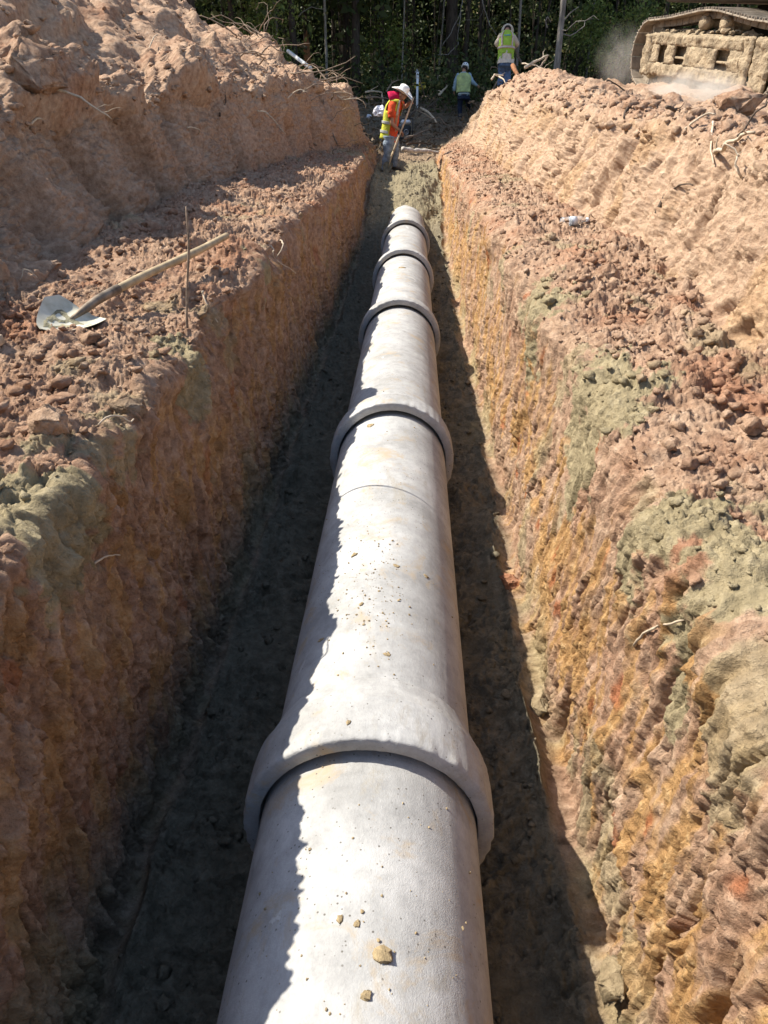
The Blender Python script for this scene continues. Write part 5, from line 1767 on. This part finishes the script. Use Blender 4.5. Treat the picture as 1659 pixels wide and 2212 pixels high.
def undergrowth():
    rng = np.random.default_rng(31)
    n = 1500
    X = rng.uniform(-34, 34, n); Yc = 31.5 + 18 * rng.random(n) ** 1.2
    Zc = 2.4 + 7.5 * rng.random(n) ** 1.25
    keep = ~((np.abs(X - .3) < 3.4) & (Yc < 33.5))
    cen = np.stack([X, Yc, Zc], -1)[keep]
    cen = np.concatenate([cen, np.stack([rng.uniform(-5, 4.5, 60), rng.uniform(28.5, 32, 60), 2.35 + .5 * rng.random(60)], -1)])
    V, F, tone = leaves_np(cen, 85, rng.uniform(.35, .95, len(cen)), .075, rng)
    o = mesh_np('undergrowth', V, F, M_LEAF, None, False, {'tone': tone})
    tag(o, 'dark leafy understorey filling the wood between the trunks', 'undergrowth', None, 'stuff')
    # deep backdrop of the wood, coarse sprays
    n = 3600
    cen = np.stack([rng.uniform(-55, 55, n), rng.uniform(46, 72, n), 2.2 + 17 * rng.random(n) ** 1.2], -1)
    V, F, tone = leaves_np(cen, 36, rng.uniform(.8, 1.8, n), .55, rng)
    o = mesh_np('forest', V, F, M_LEAF, None, False, {'tone': tone * .6})
    tag(o, 'deep dark wood closing the view behind the dig', 'forest', None, 'stuff')
    # bare stems by the hundred, too dim to tell apart
    q = MB()
    for k in range(170):
        x, y = rng.uniform(-20, 22), rng.uniform(32.5, 46)
        h = rng.uniform(3, 9); r = rng.uniform(.012, .045)
        a = Vector((x, y, 2.3)); b = a + Vector((rng.normal() * .12 * h, rng.normal() * .08 * h, h))
        q.tube(wiggle(a, b, 6, .02, 5000 + k), [r * (1 - .6 * j / 6) for j in range(7)], 5)
    tag(q.build('thicket', M_BARK), 'thin bare stems crowded in the wood', 'thicket', None, 'stuff')
undergrowth()

def shrub(x, y, Y, s, n, label, seed):
    rng = np.random.default_rng(seed)
    c = at(x, y, Y)
    gz = ground_z(c.x, c.y) if c.y < 35.8 else 2.4
    root = empty('shrub', (c.x, c.y, gz))
    tag(root, label, 'shrub')
    q = MB()
    cen = []
    top = c.z - gz
    for k in range(n):
        e = Vector((rng.normal() * s * .55, rng.normal() * s * .45, top + rng.normal() * s * .5))
        q.tube(wiggle(Vector((rng.normal() * .08, rng.normal() * .08, -.1)), e, 6, .05, seed * 7 + k), [.02 * (1 - .7 * j / 6) for j in range(7)], 5)
        cen.append(np.array(e))
    q.build('stem', M_BARK, root)
    V, F, tone = leaves_np(np.array(cen), 120, np.full(n, s * .28), .06, rng)
    mesh_np('foliage', V, F, M_LEAF_LIT, root, False, {'tone': tone})
shrub(1372, 70, 31, 1.1, 16, 'light green bush in a patch of sun left of the excavator track', 1)
shrub(1250, 60, 31.5, 1.0, 12, 'olive bush right of the grey tree', 2)
shrub(1305, 120, 30.5, .8, 10, 'low green bush behind the crest of the right bank', 3)
shrub(556, 70, 30, 1.1, 14, 'dark glossy bush behind the left heap', 4)
shrub(600, 110, 29, .7, 9, 'low bush at the foot of the far left heap', 5)
shrub(842, 163, 31, .28, 4, 'small yellow-green sapling above the cowboy hat', 6)
shrub(850, 75, 33.5, .9, 10, 'olive bush lit from above, over the cowboy hat', 7)

def brush():
    rng = np.random.default_rng(77)
    q = MB()
    for k in range(230):
        x, y = rng.normal(.1, 1.6), rng.uniform(21.2, 31)
        if k % 3 == 0: x, y = rng.uniform(-3.4, -1.2), rng.uniform(14, 21)
        z = ground_z(x, y)
        L = .35 + 1.1 * rng.random() ** 2
        a = rng.random() * 6.28
        p = Vector((x, y, z + .02)); e = p + Vector((math.cos(a) * L, math.sin(a) * L, .05 + .5 * rng.random() ** 2 * L))
        r = .006 + .014 * rng.random() ** 2
        q.tube(wiggle(p, e, 7, .09, 7000 + k, .05), [r * (1 - .6 * j / 7) for j in range(8)], 5)
    tag(q.build('brush', M_TWIG), 'litter of broken twigs on the dark ground past the trench', 'brush', None, 'stuff')
    n = 2600
    X, Yv = rng.normal(0, 2.2, n), rng.uniform(20.8, 34, n)
    cen = np.array([[a, b, ground_z(a, b) + .02] for a, b in zip(X[:650], Yv[:650])])
    V, F, tone = leaves_np(cen, 7, np.full(len(cen), .12), .05, rng, .15)
    o = mesh_np('leaf_litter', V, F, leaf_material('dead_leaves', [(0, (.05, .035, .02)), (.5, (.13, .085, .045)), (1, (.26, .19, .11))], .1), None, False, {'tone': tone})
    tag(o, 'brown leaf litter on the ground before the wood', 'leaves', None, 'stuff')
brush()
# ------------------------------------------------------------------ excavator
def excavator():
    M_DUST = simple('dust_caked_steel', (.35, .27, .175), .95, .25, 7, 1.0, .04)
    M_BELT = simple('track_steel', (.30, .25, .19), .7, .3, 8, .5, .008, metal=.2, col2=(.16, .13, .10))
    M_HOUSE = simple('dusty_brown_paint', (.06, .047, .034), .8, .25, 4, .3, .006)
    M_HOUSE2 = simple('dusty_tan_paint', (.30, .24, .15), .8, .2, 4, .3, .006)
    M_GLASS = simple('dark_glass', (.02, .022, .025), .15, .1, 4, 0, spec=.5)
    a, b = Vector((4.84, 12.0, 2.02)), Vector((4.05, 15.5, 2.36))
    u = (b - a).normalized()
    s = Vector((u.y, -u.x, 0)).normalized()          # away from the trench
    v = s.cross(u) if s.cross(u).z > 0 else u.cross(s)
    root = empty('excavator', a)
    root.scale = (1.07, 1.07, 1.07)
    # columns: along the track, toward the trench, up
    root.rotation_euler = Matrix((u, -s, v)).transposed().to_euler()
    tag(root, 'dust-covered crawler excavator working on the right bank, mostly beyond the picture edge', 'excavator')
    U1 = 3.75
    def path(t):
        """belt centre line, t 0..1 from the bottom middle round the near end over the top"""
        pts = []
        for k in range(9): pts.append((1.9 - 1.55 * k / 8, .035))
        for k in range(1, 13):
            q = -math.pi / 2 - math.pi * k / 12
            pts.append((.35 + .47 * math.cos(q), .50 + .465 * math.sin(q)))
        top = [(.35, .965), (.7, .985), (1.1, 1.03), (1.5, 1.075), (1.75, 1.085), (2.0, 1.075), (2.4, 1.03), (2.8, .985), (3.2, .955), (3.45, .94)]
        pts += top[1:]
        for k in range(1, 13):
            q = math.pi / 2 - math.pi * k / 12
            pts.append((3.45 + .43 * math.cos(q), .487 + .453 * math.sin(q)))
        for k in range(1, 9): pts.append((3.45 - 1.55 * k / 8, .035))
        return pts
    raw = [Vector((p[0], 0, p[1])) for p in path(0)]
    cum = [0]
    for p, q in zip(raw[:-1], raw[1:]): cum.append(cum[-1] + (q - p).length)
    def along(d):
        d = d % cum[-1]
        k = max(0, min(len(raw) - 2, int(np.searchsorted(cum, d, side='right')) - 1))
        f = (d - cum[k]) / max(1e-6, cum[k + 1] - cum[k])
        return raw[k].lerp(raw[k + 1], f)
    def undercarriage(y0, y1, near):
        yc, w = (y0 + y1) / 2, abs(y1 - y0)
        q = MB()
        n = 50
        pitch = cum[-1] / n
        for k in range(n):
            p, pa, pb = along((k + .5) * pitch), along(k * pitch + .006), along((k + 1) * pitch - .006)
            t = (pb - pa).normalized()
            nn = Vector((t.z, 0, -t.x))
            mid = Vector((1.9, 0, .5))
            if nn.dot(p - mid) < 0: nn = -nn
            M = Matrix((t, Vector((0, 1, 0)), nn)).transposed()
            c = Vector((p.x, yc, p.z))
            q.box(c, (pitch * .96, w, .022), M, .004)
            for g in (-.40, 0, .40):
                q.box(c + t * g * pitch + nn * .024, (.016, w, .030), M, .003)
            for sd in (-1, 1):
                q.box(c - nn * .055 + Vector((0, sd * .09, 0)), (pitch * .9, .045, .09), M, .008)
        tr = q.build('track', M_BELT, root, False)
        o1 = y1 if near else y0                        # outer edge
        sgn = 1 if near else -1
        yo = o1 - sgn * .07
        q = MB()
        # boxed side frame with windows, faces butted
        def plate(u0, u1, z0, z1, y, th=.06):
            # a mud-caked slab: a finely divided box pushed in and out by noise
            nu, nz_ = max(2, int((u1 - u0) / .022)), max(2, int((z1 - z0) / .022))
            for face in (1, -1):
                V = []
                for i in range(nu + 1):
                    for j in range(nz_ + 1):
                        uu, zz = u0 + (u1 - u0) * i / nu, z0 + (z1 - z0) * j / nz_
                        e = min(i, nu - i, j, nz_ - j) == 0
                        V.append([uu, zz, e])
                A = np.array(V)
                d = .030 * fbm(A[:, 0] * 7, A[:, 1] * 7, 4, 51) + .05 * clods(A[:, 0] * 9, A[:, 1] * 9, 52, .4) * .5
                d = np.where(A[:, 2] > 0, -th / 2, np.maximum(d, -.012))
                jx = .010 * fbm(A[:, 0] * 18, A[:, 1] * 18, 2, 53); jz = .012 * fbm(A[:, 0] * 16 + 40, A[:, 1] * 16, 2, 54)
                W = [(a_[0] + jx[k], y + face * sgn * (th / 2 + d[k]), a_[1] + jz[k]) for k, a_ in enumerate(V)]
                F = [(i * (nz_ + 1) + j, (i + 1) * (nz_ + 1) + j, (i + 1) * (nz_ + 1) + j + 1, i * (nz_ + 1) + j + 1) for i in range(nu) for j in range(nz_)]
                q.add(W, F if face * sgn < 0 else [f[::-1] for f in F])
        plate(.78, 3.34, .62, .78, yo)
        plate(.78, 3.34, .20, .38, yo)
        for u0, u1 in ((.78, 1.08), (1.42, 2.25), (2.58, 2.85), (3.10, 3.30)): plate(u0, u1, .36, .64, yo - sgn * .006)
        q.box((2.04, yo - sgn * .15, .50), (2.4, .05, .40), None, .01)
        for z in (.50,):
            for u0, u1 in ((1.03, 1.41), (2.17, 2.61)): q.box(((u0 + u1) / 2, yo - sgn * .06, z - .03), (u1 - u0, .10, .03), None, .006)
        q.box((2.04, yo - sgn * .20, .77), (2.5, .30, .05), None, .012)
        # rounded ends of the frame
        plate(3.30, 3.56, .18, .76, yo + sgn * .012)
        q.build('track_frame', M_DUST, root)
        for u0 in (.72, 1.18, 1.64, 2.1, 2.56, 3.02):
            q = MB(); q.lathe([(.001, -.16), (.085, -.16), (.10, -.13), (.10, -.06), (.075, -.05), (.075, .05), (.10, .06), (.10, .13), (.085, .16), (.001, .16)], ((u0, yc, .16), (0, 1, 0)), 18)
            q.build('bottom_roller', M_DUST, root)
        for u0 in (1.45, 2.0):
            q = MB(); q.lathe([(.001, -.2), (.085, -.2), (.085, -.06), (.06, -.05), (.06, .05), (.085, .06), (.085, .2), (.001, .2)], ((u0, yc + sgn * .02, .93), (0, 1, 0)), 18)
            q.build('carrier_roller', M_DUST, root)
        q = MB()
        n = 21
        rim = []
        for k in range(n * 4):
            aa = 2 * math.pi * k / (n * 4)
            rim.append((.385 if k % 4 in (0, 1) else .325, aa))
        rings = [[Vector((.35 + r * math.cos(aa) * f, yc + y, .50 + r * math.sin(aa) * f)) for r, aa in rim] for y, f in ((-.05, 1), (.05, 1))]
        q.loft(rings)
        q.lathe([(.001, 0), (.20, 0), (.21, .10), (.17, .17), (.10, .20), (.001, .20)], ((.35, yc, .50), (0, sgn, 0)), 24)
        q.build('sprocket', M_DUST, root)
        q = MB()
        # curved guard before the sprocket
        plate(.56, .76, .14, .80, yo + sgn * .008)
        plate(.16, .54, .16, .80, yo - sgn * .02)
        q.build('sprocket_guard', M_DUST, root)
        q = MB()
        q.lathe([(.001, -.12), (.36, -.12), (.375, -.06), (.34, -.05), (.34, .05), (.375, .06), (.36, .12), (.001, .12)], ((3.45, yc, .487), (0, 1, 0)), 28)
        q.build('idler', M_DUST, root)
        # earth lying on the frame
        rng = np.random.default_rng(5 + int(near))
        v0, f0 = ico(2)
        co, fa = [], []
        k = 0
        for uu in np.linspace(.95, 3.2, 34):
            for _ in range(3):
                r = .03 + .07 * rng.random() ** 2
                q_ = clod_shape(ico(1)[0], rng, .6)
                d = np.exp(9 * (v0 @ ico(1)[0].T)); d /= d.sum(1)[:, None]
                co.append(d @ q_ * r + np.array([uu + .05 * rng.normal(), yo - sgn * (.02 + .3 * rng.random()), .80 + .02 * rng.random() + (.05 if 1.2 < uu < 1.8 else 0) * rng.random()]))
                fa.append(f0 + k * len(v0)); k += 1
        tag(mesh_np('caked_earth', np.concatenate(co), np.concatenate(fa), M_DUST, root, False), kind='stuff')
    undercarriage(-.60, 0.0, True)
    undercarriage(-3.0, -2.4, False)
    q = MB(); q.box((1.9, -1.5, .58), (1.5, 1.75, .32), None, .06); q.box((1.0, -1.5, .55), (.5, 1.8, .26), None, .05); q.box((2.8, -1.5, .55), (.5, 1.8, .26), None, .05)
    q.build('car_body', M_DUST, root)
    q = MB(); q.lathe([(.001, .74), (.62, .74), (.62, .90), (.55, .92), (.55, 1.16), (.001, 1.16)], ((1.9, -1.5, 0), (0, 0, 1)), 36); q.build('turntable', M_HOUSE, root)
    # upper works: counterweight toward the camera, cab and boom toward the wood
    q = MB(); q.box((2.2, -1.62, 1.33), (3.3, 2.45, .28), None, .04); q.build('deck', M_HOUSE, root)
    q = MB(); q.box((.42, -1.62, 1.85), (.75, 2.5, 1.1), None, .16); q.build('counterweight', M_HOUSE, root)
    q = MB(); q.box((1.85, -2.2, 1.95), (2.1, 1.3, .95), None, .08); q.box((1.85, -.95, 1.95), (2.0, .95, .9), None, .08)
    eng = q.build('engine_cover', M_HOUSE2, root)
    q = MB()
    for k in range(9): q.box((1.2 + k * .14, -.46, 1.95), (.05, .03, .5), None, .006)
    q.build('louvre', M_HOUSE, eng)
    cab = MB()
    for x, y in ((2.95, -.42), (2.95, -1.30), (4.15, -.42), (4.15, -1.30)): cab.box((x, y, 2.25), (.09, .09, 1.45), None, .015)
    cab.box((3.55, -.86, 3.02), (1.35, 1.05, .10), None, .03)
    cab.box((3.55, -.86, 1.62), (1.30, 1.0, .26), None, .03)
    cab = cab.build('cab', M_HOUSE2, root)
    for c, sz in (((2.95, -.86, 2.35), (.02, .78, 1.2)), ((4.15, -.86, 2.35), (.02, .78, 1.2)), ((3.55, -.42, 2.35), (1.1, .02, 1.2)), ((3.55, -1.30, 2.35), (1.1, .02, 1.2))):
        MB().box(c, sz).build('window', M_GLASS, cab)
    q = MB()
    pts = [Vector((3.3, -1.75, 1.6)), Vector((3.7, -1.75, 4.4)), Vector((5.0, -1.75, 6.4)), Vector((7.0, -1.75, 7.6)), Vector((8.6, -1.75, 8.0))]
    for p_, q_ in zip(pts[:-1], pts[1:]):
        d = (q_ - p_); q.box((p_ + q_) / 2, (d.length + .2, .42, .62), d.to_track_quat('X', 'Z').to_matrix(), .05)
    q.build('boom', M_HOUSE2, root)
    q = MB(); d = Vector((9.9, -1.75, 6.0)) - Vector((8.5, -1.75, 8.2)); q.box(Vector((9.2, -1.75, 7.1)), (d.length, .36, .5), d.to_track_quat('X', 'Y').to_matrix(), .05)
    q.build('arm', M_HOUSE2, root)
    q = MB(); q.loft([[Vector((9.9 + x * .9, y, 5.6 + z)) for x, z in ((0, .45), (.25, .1), (.2, -.45), (-.15, -.75), (-.65, -.7), (-.7, -.62), (-.2, -.6), (.1, -.35), (.12, .05))] for y in (-2.3, -1.2)])
    q.build('bucket', M_BELT, root)
    return root
EXC = excavator()

def dust():
    m = bpy.data.materials.new('dust')
    m.use_nodes = True
    nt = m.node_tree
    nt.nodes.remove(nt.nodes['Principled BSDF'])
    pv = node(nt, 'ShaderNodeVolumePrincipled')
    pv.inputs['Color'].default_value = (.95, .90, .82, 1)
    pv.inputs['Anisotropy'].default_value = .2
    tc = node(nt, 'ShaderNodeTexCoord').outputs['Object']
    ln = node(nt, 'ShaderNodeVectorMath', operation='LENGTH')
    nt.links.new(tc, ln.inputs[0])
    fall = ramp_n(nt, ln.outputs['Value'], [(.15, 1), (.95, 0)], 'EASE').outputs[0]
    n = noise_n(nt, 2.4, 5, .6, tc, .5)
    w = ramp_n(nt, n.outputs[0], [(.38, 0), (.68, 1)]).outputs[0]
    d = math_n(nt, 'MULTIPLY', math_n(nt, 'MULTIPLY', fall, w), 1.0)
    return m, nt, pv, d
def dust_puff(c, size, dens, label, rot=0):
    m, nt, pv, d = dust()
    nt.links.new(math_n(nt, 'MULTIPLY', d, dens), pv.inputs['Density'])
    nt.links.new(pv.outputs[0], nt.nodes['Material Output'].inputs['Volume'])
    v, f = ico(3)
    o = mesh_np('dust_cloud', v, f, m)
    o.location = c; o.scale = size; o.rotation_euler = (0, 0, rot)
    tag(o, label, 'dust', None, 'stuff')
dust_puff(at(1490, 205, 12.4), (.55, 1.5, .42), 4.5, 'white dust boiling up along the bottom of the excavator track', .22)
dust_puff(at(1347, 130, 17.5), (.7, .9, .8), .7, 'thin dust drifting off the far end of the excavator track')
